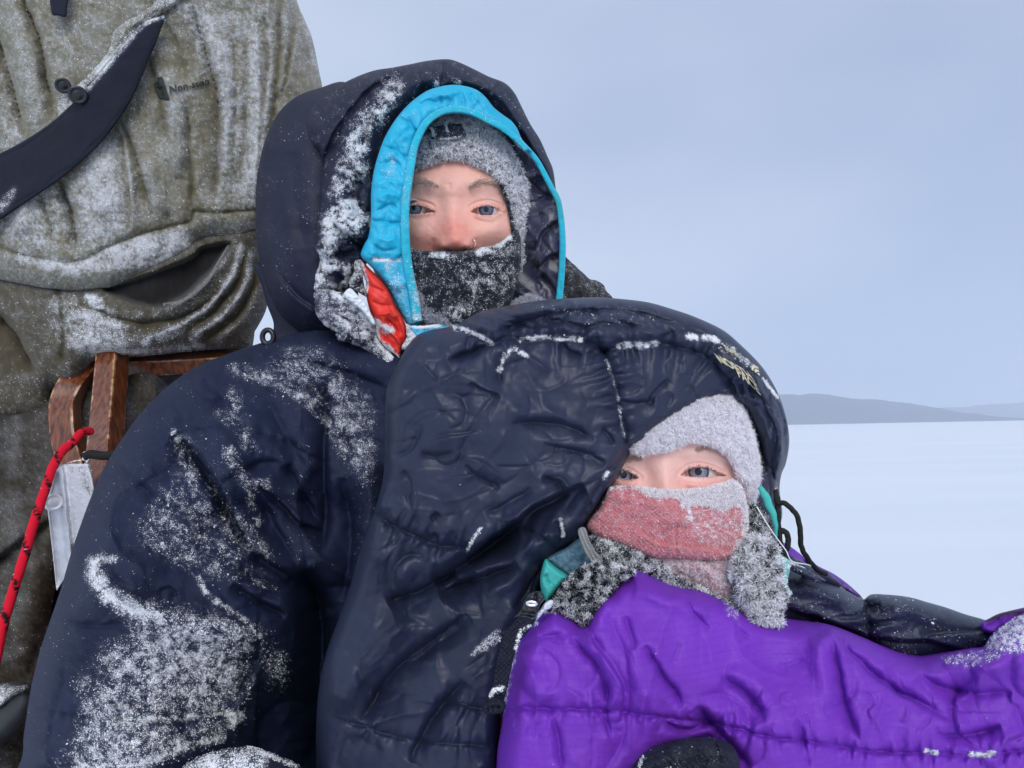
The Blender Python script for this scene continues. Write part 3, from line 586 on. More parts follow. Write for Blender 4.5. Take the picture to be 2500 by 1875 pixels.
# ------------------------------------------------------------------ sled
sled = Thing('dog_sled', 'varnished brown wooden sled frame with worn edges and an aluminium bracket', 'sled', (-.2, .75, 0))
def beam(name, path, half, mat_, rot=0., wear=True, shape=None):
    """square section beam; path (u,v,depth)"""
    q_ = catmull(path, False, 10); P_ = Pt(q_[:, 0], q_[:, 1], q_[:, 2]); tan = np.gradient(P_, axis=0); tan /= np.linalg.norm(tan, axis=1)[:, None]
    vw = P_ - CAM; vw /= np.linalg.norm(vw, axis=1)[:, None]; s1 = np.cross(tan, vw); s1 /= np.linalg.norm(s1, axis=1)[:, None]; s2 = np.cross(tan, s1)
    hw, hd = half; sec = []; wr = []
    cs = [(-1, -1), (1, -1), (1, 1), (-1, 1)]; ch = .16
    for i in range(4):
        a = np.array(cs[i]) * (hw, hd); p_ = np.array(cs[i - 1]) * (hw, hd); n2 = np.array(cs[(i + 1) % 4]) * (hw, hd)
        for f_ in (.5, 0.12): sec.append(a + (p_ - a) * f_ * (1 if f_ < .4 else .5)); wr.append(.0 if f_ > .4 else .34)
        sec.append(a * .965); wr.append(.52 if i != 0 else .66)
        sec.append(a + (n2 - a) * .12); wr.append(.34)
        sec.append(a + (n2 - a) * .25); wr.append(0.)
    sec = np.array(sec); c_, s_ = math.cos(rot), math.sin(rot); sec = sec @ np.array([[c_, s_], [-s_, c_]])
    secs = [P_[i] + sec[:, :1] * s1[i] + sec[:, 1:] * s2[i] for i in range(len(P_))]
    w_ = np.tile(np.array(wr), len(P_)) * (1 if wear else 0) + .12 * np.random.default_rng(5).normal(size=len(P_) * len(sec)) * 0
    return loft(name, secs, mat_, sled, attrs=dict(wear=w_), smooth=False)
js = J(700,-150, 703,20, 690,200, 672,420, 655,620, 640,760, 622,900, 560,1400, 480,2300)
beam('stanchion', [(x, y, z) for (x, y), z in zip(js, (.86, .84, .82, .80, .77, .75, .74, .73, .73))], (.0125, .0125), M['wood'], rot=math.radians(38))
j2 = J(560,60, 520,140, 450,240, 410,340, 408,450, 420,560, 450,680, 480,800)
beam('stanchion', [(x, y, z) for (x, y), z in zip(j2, (.88, .86, .84, .83, .82, .815, .81, .80))], (.0130, .011), M['wood'], rot=math.radians(24))
j3 = J(330,340, 318,450, 318,560, 330,720, 350,900)
beam('stanchion', [(x, y, .87) for (x, y) in j3], (.010, .008), M['wood'], rot=.2, wear=False)
jc = J(560,150, 785,116, 1072,100, 1440,80, 1800,60)
beam('crossbar', [(x, y, z) for (x, y), z in zip(jc, (.87, .87, .87, .87, .88))], (.0095, .012), M['wood'], rot=.35)
br = J(362,727, 430,722, 552,722, 575,790, 590,870, 586,930, 540,1080, 470,1260, 430,1390, 352,1515, 330,1300, 305,1080, 292,960, 330,820)
puff('bracket', br, [(150, 1150, .700), (200, 1200, .69), (130, 1400, .70)], R=5, T=.003, thick=.008, step=2.2, mat=M['alu'], thing=sled, smooth_outline=False,
     feats=[('R', J(372,735, 395,900, 408,1050, 425,1180, 440,1300), 4.5, 5), ('p', J(362,727, 372,735, 395,900, 408,1050, 425,1180, 430,1390, 352,1515, 300,1080, 290,960), -4, 5), ('g', .25, 14)],
     frost=[('l', J(372,728, 550,724), .9, 5), ('p', J(380,740, 560,740, 580,900, 430,1350, 420,1100), .38, 8)], grit=(900, .0005),
     tint=lambda u, v, c: np.concatenate([np.broadcast_to([.10, .05, .03], u.shape + (3,)), (np.clip(region(u, v, [('l', J(500,740, 540,860, 565,900), 1.3, 6), ('p', J(440,745, 470,745, 465,775, 445,775), .8, 3)]) * (.4 + 1.6 * fbm(u / 3, v / 9, 3)), 0, .95))[..., None]], -1))
button('bolt', *J(335,960)[0], .694, .0085, M['alu'], sled)
tube('cord_tie', [(x, y, .700) for x, y in J(525,680, 560,664, 640,668, 720,664, 800,660)], .0042, M['cord'], sled, flat=.8, wob=.001)
puff('rime', J(515,650, 560,640, 575,665, 545,720, 520,700, 440,712, 400,722, 460,700, 510,690), .699, R=6, T=.003, thick=.004, step=2.2, mat=M['snow'], thing=sled, feats=[('g', 1.5, 7)])
puff('sled_bag', O(60,780, 300,790, 620,780, 640,1000, 400,1300, 300,1659) + X(300, 2350, -200, 2350, 60, 1500), .86, R=60, T=.04, thick=.10, step=9, mat=M['bagblack'], thing=sled, feats=[('n', 4, 120, 20, 2), ('v', O(270,900, 400,840, 480,800), 6, 10), ('g', 2, 40)], frost=[('a', .14)])
# bed, slats and runners under the riders (below the frame)
def box(name, lo, hi, m, th, sm=False):
    x0, y0, z0 = lo; x1, y1, z1 = hi; b_ = min(x1 - x0, y1 - y0, z1 - z0) * .12
    r_ = lambda z, i: np.array([[x0 + i, y0, z], [x1 - i, y0, z], [x1, y0 + i, z], [x1, y1 - i, z], [x1 - i, y1, z], [x0 + i, y1, z], [x0, y1 - i, z], [x0, y0 + i, z]])
    return loft(name, [r_(z0, b_), r_(z1, b_)], m, th, attrs=dict(wear=np.zeros(16)))
for k in range(6): box('bed_slat', (-.42 + k * .16, .28, .28), (-.30 + k * .16, 1.0, .30), M['wood'], sled)
for x_ in (-.45, .52): box('runner', (x_, .0, .0), (x_ + .04, 1.5, .05), M['wood'], sled)
for x_ in (-.45, .52):
    for y_ in (.35, .9): box('leg', (x_ + .005, y_, .05), (x_ + .035, y_ + .03, .28), M['wood'], sled)

# rope
rp = Thing('rope', 'red rope with dark flecks tied to the wooden sled upright', 'rope', tuple(Pt(60, 1300, .66)))
rj = J(560,520, 530,517, 500,535, 455,585, 390,640, 335,730, 295,840, 250,975, 205,1110, 160,1270, 112,1420, 62,1580, 20,1730, -60,2100, -150,2600)
def rcol(k, j, n):
    a = k * .16 + j * 2 * np.pi / 14; ph = np.sin(a * 1. ) ; f_ = (np.abs(np.sin(k * .085 + j * np.pi / 14)) > .93) & (perlin(k / 3., j / 2.) > -.15); c = np.zeros((len(k), 4)); c[f_] = (.01, .008, .012, 1)
    g_ = (perlin(k / 2.3, j / 1.7) > .50); c[g_] = (.8, .75, .8, .8); return c
tube('rope_strand', [(x, y, z) for (x, y), z in zip(rj, (.735, .73, .722, .71, .70, .69, .68, .67, .66, .655, .65, .645, .64, .63, .62))], .0041, M['rope'], rp, seg=14, sub=26, col=rcol, wob=.0007)

# ------------------------------------------------------------------ faces
def face_feats_w():
    return [('R', C(752,545, 758,630, 772,740, 786,840), (3., 12.5), (22, 24)), ('b', C(788,878)[0], 6.5, 24, 20), ('b', C(688,905)[0], 7, 11, 12), ('b', C(890,905)[0], 7, 11, 12),
      ('v', C(705,957, 745,944), 3, 4), ('v', C(835,953, 872,942), 3, 4), ('b', C(788,965)[0], -2, 22, 8), ('v', C(640,850, 622,930, 640,960), 1.4, 7), ('v', C(925,850, 950,905, 935,950), 1.4, 7),
      ('b', C(680,610)[0], -3, 17, 26), ('b', C(866,610)[0], -3, 17, 26), ('b', C(788,935)[0], 4.5, 24, 13), ('b', C(530,560)[0], -2.5, 45, 16), ('b', C(1010,560)[0], -2.5, 45, 16),
      ('r', C(470,455, 560,435, 660,480), 2.6, 14), ('r', C(880,490, 960,440, 1060,445, 1130,500), 2.6, 14), ('b', C(1050,800)[0], 7, 34, 24), ('b', C(540,810)[0], 6, 34, 24), ('b', C(790,470)[0], 1.5, 40, 30),
      ('v', C(905,680, 960,715, 1050,735, 1110,715), 1.1, 3.5), ('v', C(930,700, 1000,745, 1090,752), .8, 3), ('v', C(460,700, 520,712, 590,700, 640,680), 1.1, 3.5), ('v', C(460,680, 540,690, 610,675), .8, 3),
      ('r', C(900,665, 960,695, 1040,700, 1130,680), .9, 5), ('r', C(450,680, 520,682, 620,665), .9, 5),
      ('v', C(745,440, 752,500), .8, 5), ('b', C(790,400)[0], 2, 60, 30), ('g', .35, 18), ('g', .12, 5)]
def eyes(key, specs, scale):
    """returns post function carving almond openings in front of eyeballs"""
    balls = []
    def post(U, V, Z):
        for sp in specs:
            up = catmull(sp['up'], False, 8); lo = catmull(sp['lo'], False, 8)
            poly = np.vstack([up, lo[::-1]]); cx, cy = sp['c']; r = sp['r']; ball_px = r / sp['d'] * F
            zc = sp['d'] + r
            rr2 = ((U - cx) ** 2 + (V - cy) ** 2) / ball_px ** 2
            front = zc - r * np.sqrt(np.clip(1 - rr2, 0, 1))
            m = rr2 < 2.0
            deep = zc - r * np.sqrt(np.clip(1 - rr2, .30, 1))
            x, y = U[m], V[m]; ins = inpoly(x, y, poly); dd = segdist(x, y, poly, True)[0]; s = np.where(ins, dd, -dd)
            lidz = front[m] - .0013 * scale - .0006 * np.exp(-(dd / 4.) ** 2)
            z = Z[m]; wl = np.clip((1.5 - rr2[m]) * 2.6, 0, 1)
            k = .002; h_ = np.clip(.5 + .5 * (z - lidz) / k, 0, 1); zl = z * (1 - h_) + lidz * h_ - k * h_ * (1 - h_)
            z = z * (1 - wl) + zl * wl
            # crease above upper lid
            upd = segdist(x, y, up)[0]; above = (segdist(x, y, up)[3] < 0) if up[-1][0] > up[0][0] else (segdist(x, y, up)[3] > 0)
            z = np.minimum(z + np.where(above & ~ins, .0016 * scale * np.exp(-((upd - sp.get('cr', 12)) / 3.) ** 2), 0), np.where(rr2[m] < 1.02, front[m] - .0003, 9))
            z = np.where(s > 0, np.maximum(z, np.where(rr2[m] < .66, front[m] + np.minimum(.0016 * s, .004), deep[m] + .0002)), z)
            Z[m] = z
        return Z
    return post
def eyeball(name, sp, th, par, iris, look):
    n = 56; th_ = np.linspace(0, np.pi, n); ph = np.arange(72) / 72 * 2 * np.pi; r = sp['r']; c = Pt(sp['c'][0], sp['c'][1], sp['d'] + r)
    tgt = Pt(look[0], look[1], sp['d']); ax = tgt - c; ax = ax / np.linalg.norm(ax); a = np.cross(ax, [0, 0, 1]); a /= np.linalg.norm(a); b = np.cross(a, ax)
    rr = r * (1 + .035 * np.exp(-(th_ / .42) ** 2)); T_, P_ = np.meshgrid(th_, ph, indexing='ij')
    V = c + rr[:, None, None] * (np.sin(T_)[..., None] * (np.cos(P_)[..., None] * a + np.sin(P_)[..., None] * b) + np.cos(T_)[..., None] * ax)
    ir = sp['ir'] / r; pr = ir * .36; ang = np.arcsin(np.clip(ir, 0, 1)); t = T_ / ang; col = np.ones(T_.shape + (4,)); scl = np.array([.62, .56, .55])
    rad = perlin(P_ * 7 + 3, t * 2.) * .5 + .5; ic = np.array(iris)[None, None] * (.35 + 1.3 * rad[..., None]) * (1.15 - .55 * np.clip(t, 0, 1)[..., None] ** 4)
    col[..., :3] = np.where((t < 1)[..., None], ic, scl); col[..., :3] = np.where(((t > .88) & (t < 1.1))[..., None], np.array([.03, .04, .06]), col[..., :3]); col[..., :3] = np.where((t < .36)[..., None], .004, col[..., :3])
    i = np.arange(n - 1)[:, None]; j = np.arange(72)[None]; f = np.stack([i * 72 + j, (i + 1) * 72 + j, (i + 1) * 72 + (j + 1) % 72, i * 72 + (j + 1) % 72], -1).reshape(-1, 4)
    return link_mesh(name, V.reshape(-1, 3), [f], M['eye'], th, par, dict(tint=col.reshape(-1, 4)))
def hairs(name, key, pts_fn, n, length, width, cols, m, th, par, ang, lift=.0004, spread=.3):
    """fine hairs lying on a surface; pts_fn(n)->u,v ; ang(u,v) px direction"""
    u, v = pts_fn(n); V = []; Fq = []; Cc = []; L_ = length * rng.uniform(.6, 1.2, n); a = ang(u, v) + rng.normal(size=n) * spread; lf = lift * rng.uniform(.5, 2.5, n)
    d0 = zat(key, u, v)
    for k in range(4):
        t = k / 3; uu = u + np.cos(a) * L_ * t; vv = v + np.sin(a) * L_ * t + .15 * L_ * t * t; dd = np.minimum(zat(key, uu, vv), d0) - lf * (t * 1.2 + .2) 
        w = width * (1 - .8 * t) / 2; nx, ny = -np.sin(a) * w, np.cos(a) * w
        V.append(np.stack([Pt(uu + nx, vv + ny, dd), Pt(uu - nx, vv - ny, dd)], 1))
    V = np.stack(V, 1).reshape(-1, 3); q = ((np.arange(n) * 8)[:, None, None] + (np.arange(3) * 2)[None, :, None] + np.array([0, 1, 3, 2])).reshape(-1, 4)
    ci = rng.random(n) < cols[2]; c = np.where(ci[:, None], np.array(cols[1]), np.array(cols[0])); c = np.repeat(np.concatenate([c, np.ones((n, 1))], 1), 8, 0)
    return link_mesh(name, V, [q], m, th, par, dict(tint=c))
def along(line, w):
    l = catmull(line, False, 10)
    def f(n):
        t = rng.random(n) * (len(l) - 1.001); i = t.astype(int); p = l[i] * (1 - (t - i))[:, None] + l[i + 1] * (t - i)[:, None]; tt = t / (len(l) - 1)
        ww = w * np.sin(np.clip(.12 + .8 * tt, 0, 1) * np.pi) ** .6; off = rng.normal(size=n) * .42 * ww; return p[:, 0] + off * .2, p[:, 1] + off
    return f

# ------------------------------------------------------------------ seated woman
wo_ = Thing('person', 'adult in a navy hood with bright blue inner hood, grey hat and black face covering', 'person', (.0, .72, .30))
def head_w(u, v):
    x = (u - 1106) / 218.; y = (v - 500) / 300.; r = np.clip(np.abs(x) ** 2.35 + np.abs(y) ** 2.4, 0, 1)
    return .748 - .098 * np.sqrt(1 - r)
def body_w(u, v):
    hd = head_w(u, v); neck = .735 - .055 * np.sqrt(np.clip(1 - ((u - 1100) / 120.) ** 2, 0, 1)); tor = .74 - .09 * np.sqrt(np.clip(1 - ((u - 900) / 620.) ** 2, 0, 1))
    a = np.where(v > 620, neck, 9); b = np.where(v > 930, tor - .00003 * (v - 930), 9)
    s = np.clip((v - 930) / 130, 0, 1); n2 = np.where(v > 930, neck * (1 - s) + np.minimum(tor, neck) * s, a)
    return np.minimum(hd, n2)
RED = np.array([.74, .17, .13]); 
def skin_tint_w(U, V, c):
    nose = region(U, V, [('R', C(776,790, 786,850, 788,900), .62, 34), ('R', C(655,905, 895,905), .45, 26), ('R', C(758,640, 774,780), .22, 38)])
    rim = region(U, V, [('R', C(905,650, 1000,602, 1100,610, 1150,650), .35, 6), ('R', C(460,600, 560,605, 640,650), .35, 6), ('R', C(920,680, 1000,700, 1120,680), .22, 7), ('R', C(450,680, 540,680, 630,665), .22, 7), ('R', C(560,330, 900,300), .20, 30), ('R', C(500,860, 560,900), .25, 30), ('R', C(1060,850, 1120,830), .15, 30)])
    m = np.clip(nose + rim * (1 - nose), 0, .8) * (1 + .4 * fbm(U / 14, V / 14, 3)); c[..., :3] = RED; c[..., 3] = m
    fr = np.clip((perlin(U / 3.6, V / 3.6) - .38) * 4, 0, 1) * np.clip(region(U, V, [('R', C(500,780, 700,760), .5, 34), ('R', C(900,780, 1120,780), .5, 34), ('R', C(760,700, 780,800), .5, 26)]), 0, 1) * .55
    c[..., :3] = np.where((fr > c[..., 3])[..., None], np.array([.36, .15, .09]), c[..., :3]); c[..., 3] = np.maximum(c[..., 3], fr)
    nl = region(U, V, [('R', C(700,958, 748,942), .8, 4), ('R', C(832,952, 872,940), .8, 4)]); c[..., :3] = np.where((nl > .35)[..., None], np.array([.22, .05, .04]), c[..., :3]); c[..., 3] = np.maximum(c[..., 3], nl * .9)
    return c
d_eye = .6575
eW = [dict(up=C(904,654, 930,636, 970,618, 1015,611, 1060,616, 1110,637, 1150,660), lo=C(904,652, 940,668, 985,681, 1035,684, 1090,678, 1150,660), c=C(1018,640)[0], r=.0120, d=d_eye, ir=.0060, cr=13),
      dict(up=C(400,644, 430,622, 470,610, 520,611, 570,624, 610,642, 640,656), lo=C(400,640, 440,668, 500,674, 560,668, 600,660, 640,654), c=C(500,634)[0], r=.0120, d=d_eye, ir=.0060, cr=13)]
body_out = X(1106, 205, 1170, 220, 1205, 262, 1245, 340, 1280, 450, 1300, 560, 1300, 660, 1260, 740, 1215, 790, 1200, 850, 1205, 920, 1280, 980, 1420, 1020, 1500, 1120, 1520, 1400, 1500, 2300, 300, 2300, 330, 1500, 400, 1150, 560, 1000, 800, 950, 980, 920, 1000, 860, 995, 790, 950, 740, 912, 660, 892, 560, 890, 450, 912, 340, 962, 260, 1030, 215)
puff('body', body_out, body_w, R=26, T=.02, thick=.17, step=2, mat=M['skin'], thing=wo_, feats=face_feats_w(), amp=1., post=eyes('w', eW, 1.), tint=skin_tint_w, key='wbody')
for e, lk in zip(eW, ((1187, 511), (1011, 507))): eyeball('eye', e, wo_, None, (.09, .13, .19), lk)
for pts_, a0 in ((C(455,425, 520,428, 590,440, 668,470), math.pi), (C(885,480, 950,445, 1030,440, 1115,485), 0)):
    hairs('eyebrow', 'wbody', along(pts_, 11), 300, 10, 1.0, ((.26, .16, .12), (.50, .37, .31), .5), M['hair'], wo_, None, lambda u, v, a0=a0: np.full(u.shape, a0) + np.where(a0 > 1, .25, -.25), spread=.35)
for e, a0, sg_ in ((eW[0], -.5, 1), (eW[1], math.pi + .5, -1)):
    hairs('eyelashes', 'wbody', along(e['up'][1:], 2.), 60, 7, 1.0, ((.16, .09, .08), (.85, .85, .9), .6), M['hair'], wo_, None, lambda u, v, e=e: -math.pi / 2 + (u - e['c'][0]) / 40. * .9, lift=.0012, spread=.25)
    hairs('eyelashes', 'wbody', along(e['lo'][1:], 1.5), 36, 4, .9, ((.30, .18, .15), (.85, .85, .9), .6), M['hair'], wo_, None, lambda u, v, e=e: math.pi / 2 - (u - e['c'][0]) / 40. * .7, lift=.0008, spread=.25)
nr = C(905,862, 925,862, 938,885, 930,912, 905,925); zn = float(zat('wbody', *C(925,900)[0]))
tube('nose_ring', [(x, y, zn - .0025 - (.0015 if i in (1, 2, 3) else 0)) for i, (x, y) in enumerate(nr)], .00045, M['silver'], wo_, seg=8, sub=8)
# hat: frosted pile
GREY = (.10, .10, .13); WHT = (.80, .82, .90)
hat_o = B(862,650, 858,560, 885,490, 915,445, 965,395, 1030,372, 1075,366, 1130,378, 1185,390, 1250,432, 1300,480, 1345,545, 1400,640, 1450,750, 1474,870, 1482,1000, 1474,1120, 1450,1210, 1405,1275, 1340,1330, 1320,1280, 1345,1210, 1372,1150, 1375,1060, 1370,980, 1352,900, 1338,820, 1310,750, 1262,695, 1215,655, 1165,632, 1115,612, 1060,602, 1000,608, 940,622, 900,640)
hatf = lambda n, ln, b=0: dict(n=n, len=ln, wid=.00085, lift=.6, curl=1.3, c0=(.05, .05, .08), c1=(.95, .96, .99), a=1.5, b=1.2, bias=lambda U, V: .1 + 1.3 * fbm(U / 13, V / 13, 3) + .45 * np.clip((U - 1060) / 160, -.5, 1.) + b)
puff('hat', hat_o, lambda u, v: head_w(u, v) - .010 - .002 * np.clip((u - 1200) / 80, 0, 1), R=15, T=.009, thick=.03, step=2.4, mat=M['hatwool'], thing=wo_, feats=[('g', 2.4, 17), ('g', 2.2, 8)], edge_noise=(5, 14), fur=[hatf(26000, .0048, .12)],
     tint=lambda U, V, c: np.concatenate([np.broadcast_to([.10, .10, .13], U.shape + (3,)), np.full(U.shape + (1,), .8)], -1), key='what')
hp = Hp = zoom(1020, 270, 12.289)(365,510, 560,470, 800,425, 1050,405, 1310,392, 1345,480, 1400,600, 1460,760, 1240,835, 1000,850, 800,880, 600,870, 420,850, 385,700)
hatpatch = puff('hat_patch', hp, lambda u, v: head_w(u, v) - .0165, R=2.5, T=.0008, thick=.003, step=1.3, mat=M['patch'], thing=wo_, smooth_outline=False, feats=[('V', zoom(1020, 270, 12.289)(880,520, 1000,570, 1150,640, 1240,640), .7, 1.4), ('R', zoom(1020, 270, 12.289)(845,430, 870,540, 900,630), .9, 1.6), ('V', zoom(1020, 270, 12.289)(900,640, 1000,700, 1180,800), .5, 1.2), ('g', .5, 6), ('g', .3, 3)],
     frost=[('l', zoom(1020, 270, 12.289)(845,430, 870,540, 905,630), 1.1, 2.4), ('l', zoom(1020, 270, 12.289)(360,520, 430,600, 470,720), 1.1, 4), ('a', .16), ('l', zoom(1020, 270, 12.289)(500,850, 900,850, 1300,800), .6, 3)], grit=(700, .0004), label='black rubber patch')
# dark face tube between hat and skin on the right
puff('balaclava', B(1262,690, 1310,735, 1345,800, 1368,880, 1395,960, 1400,1080, 1390,1180, 1350,1290, 1310,1300, 1330,1180, 1345,1060, 1345,980, 1335,900, 1318,820, 1290,750), lambda u, v: head_w(u, v) - .0065, R=7, T=.004, thick=.01, step=2.2, mat=M['fleece'], thing=wo_,
     fur=[dict(n=2600, len=.003, wid=.0005, lift=.5, curl=1.1, c0=(.012, .013, .02), c1=(.5, .52, .6), a=.8, b=2.2)])
# neck gaiter over chin and cheeks
def gai_d(u, v):
    x = (u - 1108) / 190.; y = (v - 690) / 230.; return .662 - .040 * np.sqrt(np.clip(1.25 - np.abs(x) ** 2.2 - .45 * np.abs(y) ** 2.2, .02, 2)) 
gaiter_o = B(800,1052, 860,1058, 930,1062, 1010,1064, 1080,1066, 1140,1060, 1200,1048, 1260,1036, 1310,1010, 1345,975, 1378,955, 1395,1040, 1392,1140, 1370,1230, 1345,1310, 1290,1370, 1240,1420, 1110,1460, 1000,1440, 900,1370, 840,1250, 810,1160)
puff('neck_gaiter', gaiter_o, gai_d, R=9, T=.006, thick=.02, step=2.3, mat=M['black_knit'], thing=wo_,
     feats=[('v', B(1075,1090, 1070,1150, 1080,1230, 1075,1300), 1.2, 5), ('r', B(840,1078, 960,1092, 1080,1096, 1200,1075, 1330,1010), .9, 6), ('s', B(860,1290, 980,1330, 1090,1360, 1200,1330), 2, 7), ('n', 1.2, 60, 20, 2), ('g', 1., 40), ('b', B(1075,1160)[0], 5, 60, 60), ('v', B(1230,1070, 1280,1180, 1270,1290), 1.2, 7)],
     frost=[('p', B(1085,1090, 1200,1070, 1370,965, 1390,1180, 1330,1310, 1180,1330, 1090,1330), .19, 30), ('l', B(1180,1068, 1250,1045, 1330,1000), 0.6, 8), ('l', B(1030,1090, 1050,1100), .4, 8), ('l', B(940,1082, 1000,1086), .5, 6), ('a', .13), ('p', B(1020,1340, 1160,1360, 1110,1400, 1040,1400), .34, 8)], fnoise=(26, .5), grit=(9000, .00036), key='wgaiter')
puff('fleece_collar', B(850,1250, 880,1265, 930,1300, 1000,1345, 1065,1380, 1115,1405, 1200,1460, 1150,1500, 1050,1470, 960,1440, 900,1425, 880,1360), .617, R=9, T=.007, thick=.02, step=2.4, mat=M['hatwool'], thing=wo_, feats=[('g', 1.5, 12), ('n', 1.5, 40, 40, 2)],
     fur=[dict(n=7000, len=.0024, wid=.0005, lift=.5, curl=1.1, c0=(.07, .07, .09), c1=WHT, a=1.1, b=1.2)], frost=[('a', .3)])
puff('fleece_collar', B(1330,1330, 1400,1290, 1440,1275, 1500,1300, 1540,1340, 1400,1400, 1300,1400), .640, R=9, T=.007, thick=.02, step=2.6, mat=M['hatwool'], thing=wo_, fur=[dict(n=2600, len=.003, wid=.0005, lift=.5, curl=1.1, c0=(.1, .1, .12), c1=WHT, a=1.4, b=1.)])
# light blue inner hood: padded left side, trim all round, dark lining at right
teal_o = B(582,1085, 600,1030, 622,985, 634,880, 634,770, 650,650, 690,520, 730,440, 775,375, 830,315, 900,262, 960,236, 1040,222, 1110,228, 1170,248, 1215,285, 1255,335, 1300,372, 1345,405, 1375,445, 1400,500, 1450,555, 1430,560, 1370,515, 1300,458, 1230,420, 1160,388, 1090,372, 1010,372, 960,390, 915,425, 885,480, 865,540, 855,620, 842,720, 830,820, 824,920, 826,1030, 838,1140, 855,1250, 880,1370, 885,1430, 860,1450, 820,1440, 795,1400, 760,1330, 720,1250, 670,1180, 620,1130)
teal_w = [('s', B(640,720, 700,700, 770,710, 800,720), 2, 8), ('c', B(640,905, 700,912, 790,920), 2.5, 5), ('c', B(650,1105, 710,1108, 790,1112), 2.5, 5), ('c', B(700,530, 760,560, 810,590), 2.2, 6), ('c', B(770,385, 830,420, 870,470), 2.2, 6), ('c', B(1045,230, 1055,280, 1040,330), 1.5, 5), ('c', B(1200,275, 1160,330), 1.5, 5),
          ('v', B(690,640, 740,600, 790,640), 2.2, 6), ('r', B(660,800, 720,770, 780,800), 2.4, 9), ('v', B(660,860, 730,830, 770,850), 2, 6), ('r', B(650,990, 720,1010, 760,980), 2.4, 10), ('v', B(640,1020, 700,1060, 770,1040), 2, 6), ('r', B(700,1180, 760,1230, 790,1200), 2.4, 9), ('v', B(720,1230, 790,1290), 2, 6),
          ('r', B(760,440, 800,480, 830,470), 2, 8), ('v', B(870,330, 920,300, 980,310), 1.8, 6), ('r', B(930,260, 1000,270, 1080,260), 1.8, 8), ('v', B(1090,250, 1110,300, 1100,330), 1.6, 5), ('v', B(1150,260, 1160,310), 1.6, 5), ('v', B(980,280, 1000,320), 1.6, 5), ('n', 3.2, 34, 60, 2.2, 3), ('k', 110, 1.3, 20, 50, 34, 4, 8)]
teal_d = lambda u, v: .620 + .030 * np.clip((u - 1000) / 300, -.3, 1) - .012 * np.exp(-((v - 600) / 250) ** 2)
puff('inner_hood', teal_o, teal_d, R=24, T=.014, thick=.03, step=2.4, mat=M['teal'], thing=wo_, feats=teal_w, frost=[('a', .07), ('l', B(650,1105, 710,1110, 790,1112), .6, 4), ('p', B(690,560, 760,580, 750,680, 690,690), .30, 10), ('p', B(700,1130, 780,1150, 850,1430, 800,1400), .34, 12)], grit=(1400, .0004), key='teal')
trim_pts = B(870,1420, 852,1300, 828,1180, 812,1060, 806,940, 808,830, 822,720, 838,620, 852,540, 875,480, 905,425, 950,380, 1010,352, 1080,346, 1150,362, 1225,400, 1300,440, 1368,494, 1425,552)
def strip(pts, w0, w1=None):
    p = catmull(pts, False, 3); t = np.gradient(p, axis=0); t /= np.linalg.norm(t, axis=1)[:, None]; nn = np.stack([-t[:, 1], t[:, 0]], 1); w = np.linspace(w0, w1 or w0, len(p))[:, None] / 2
    return [tuple(x) for x in np.vstack([p + nn * w, (p - nn * w)[::-1]])]
puff('hood_trim', strip(trim_pts, 23, 15), lambda u, v: teal_d(u, v) - .0045, R=4.5, T=.0022, thick=.004, step=2, mat=M['teal_trim'], thing=wo_, smooth_outline=False, feats=[('g', .8, 25)], frost=[('a', .12), ('p', B(830,1200, 900,1200, 900,1450, 830,1450), .35, 15)], grit=(900, .0004), key='trim')
# stitched seam along the trim
tp = catmull(strip(trim_pts, 23, 15)[len(strip(trim_pts, 23, 15)) // 2:][::-1], False, 1)
tr2 = B(1425,548, 1470,600, 1510,670, 1545,740, 1578,800, 1590,860, 1600,940, 1604,1040, 1600,1150, 1592,1250, 1584,1330)
puff('hood_trim', strip(tr2, 13, 17), .668, R=4, T=.002, thick=.005, step=2, mat=M['teal_trim'], thing=wo_, smooth_outline=False, feats=[('g', .8, 25)], frost=[('a', .1)], key='trim2',
     tint=lambda U, V, c: np.concatenate([np.broadcast_to([.03, .36, .30], U.shape + (3,)), (np.clip(1 - np.abs(V - 500) / 60, 0, 1) * .6)[..., None]], -1))
lin_o = B(1085,365, 1170,372, 1240,410, 1310,452, 1375,505, 1430,560, 1475,610, 1515,680, 1550,745, 1585,810, 1600,900, 1608,1040, 1600,1200, 1590,1340, 1380,1350, 1300,1250, 1300,900, 1260,640, 1150,480)
puff('hood_lining', lin_o, lambda u, v: .676 + .02 * np.clip((1340 - u) / 200, 0, 1), R=10, T=.006, thick=.03, step=2.6, mat=M['lining'], thing=wo_,
     feats=[('c', B(1470,700, 1530,680), 4, 8), ('c', B(1490,800, 1570,790), 4, 8), ('s', B(1600,900, 1540,930, 1490,980, 1475,1060), 6, 12), ('s', B(1600,1060, 1530,1090, 1480,1150), 6, 12), ('v', B(1440,690, 1490,760, 1560,800), 5, 8), ('r', B(1480,860, 1540,840, 1590,850), 4, 10), ('v', B(1490,1180, 1540,1230, 1580,1300), 5, 9), ('n', 4, 62, 40, 2, 5), ('k', 40, 1.2, 100, 40, 60, 6, 8)], frost=[('a', .1)], grit=(300, .0004))
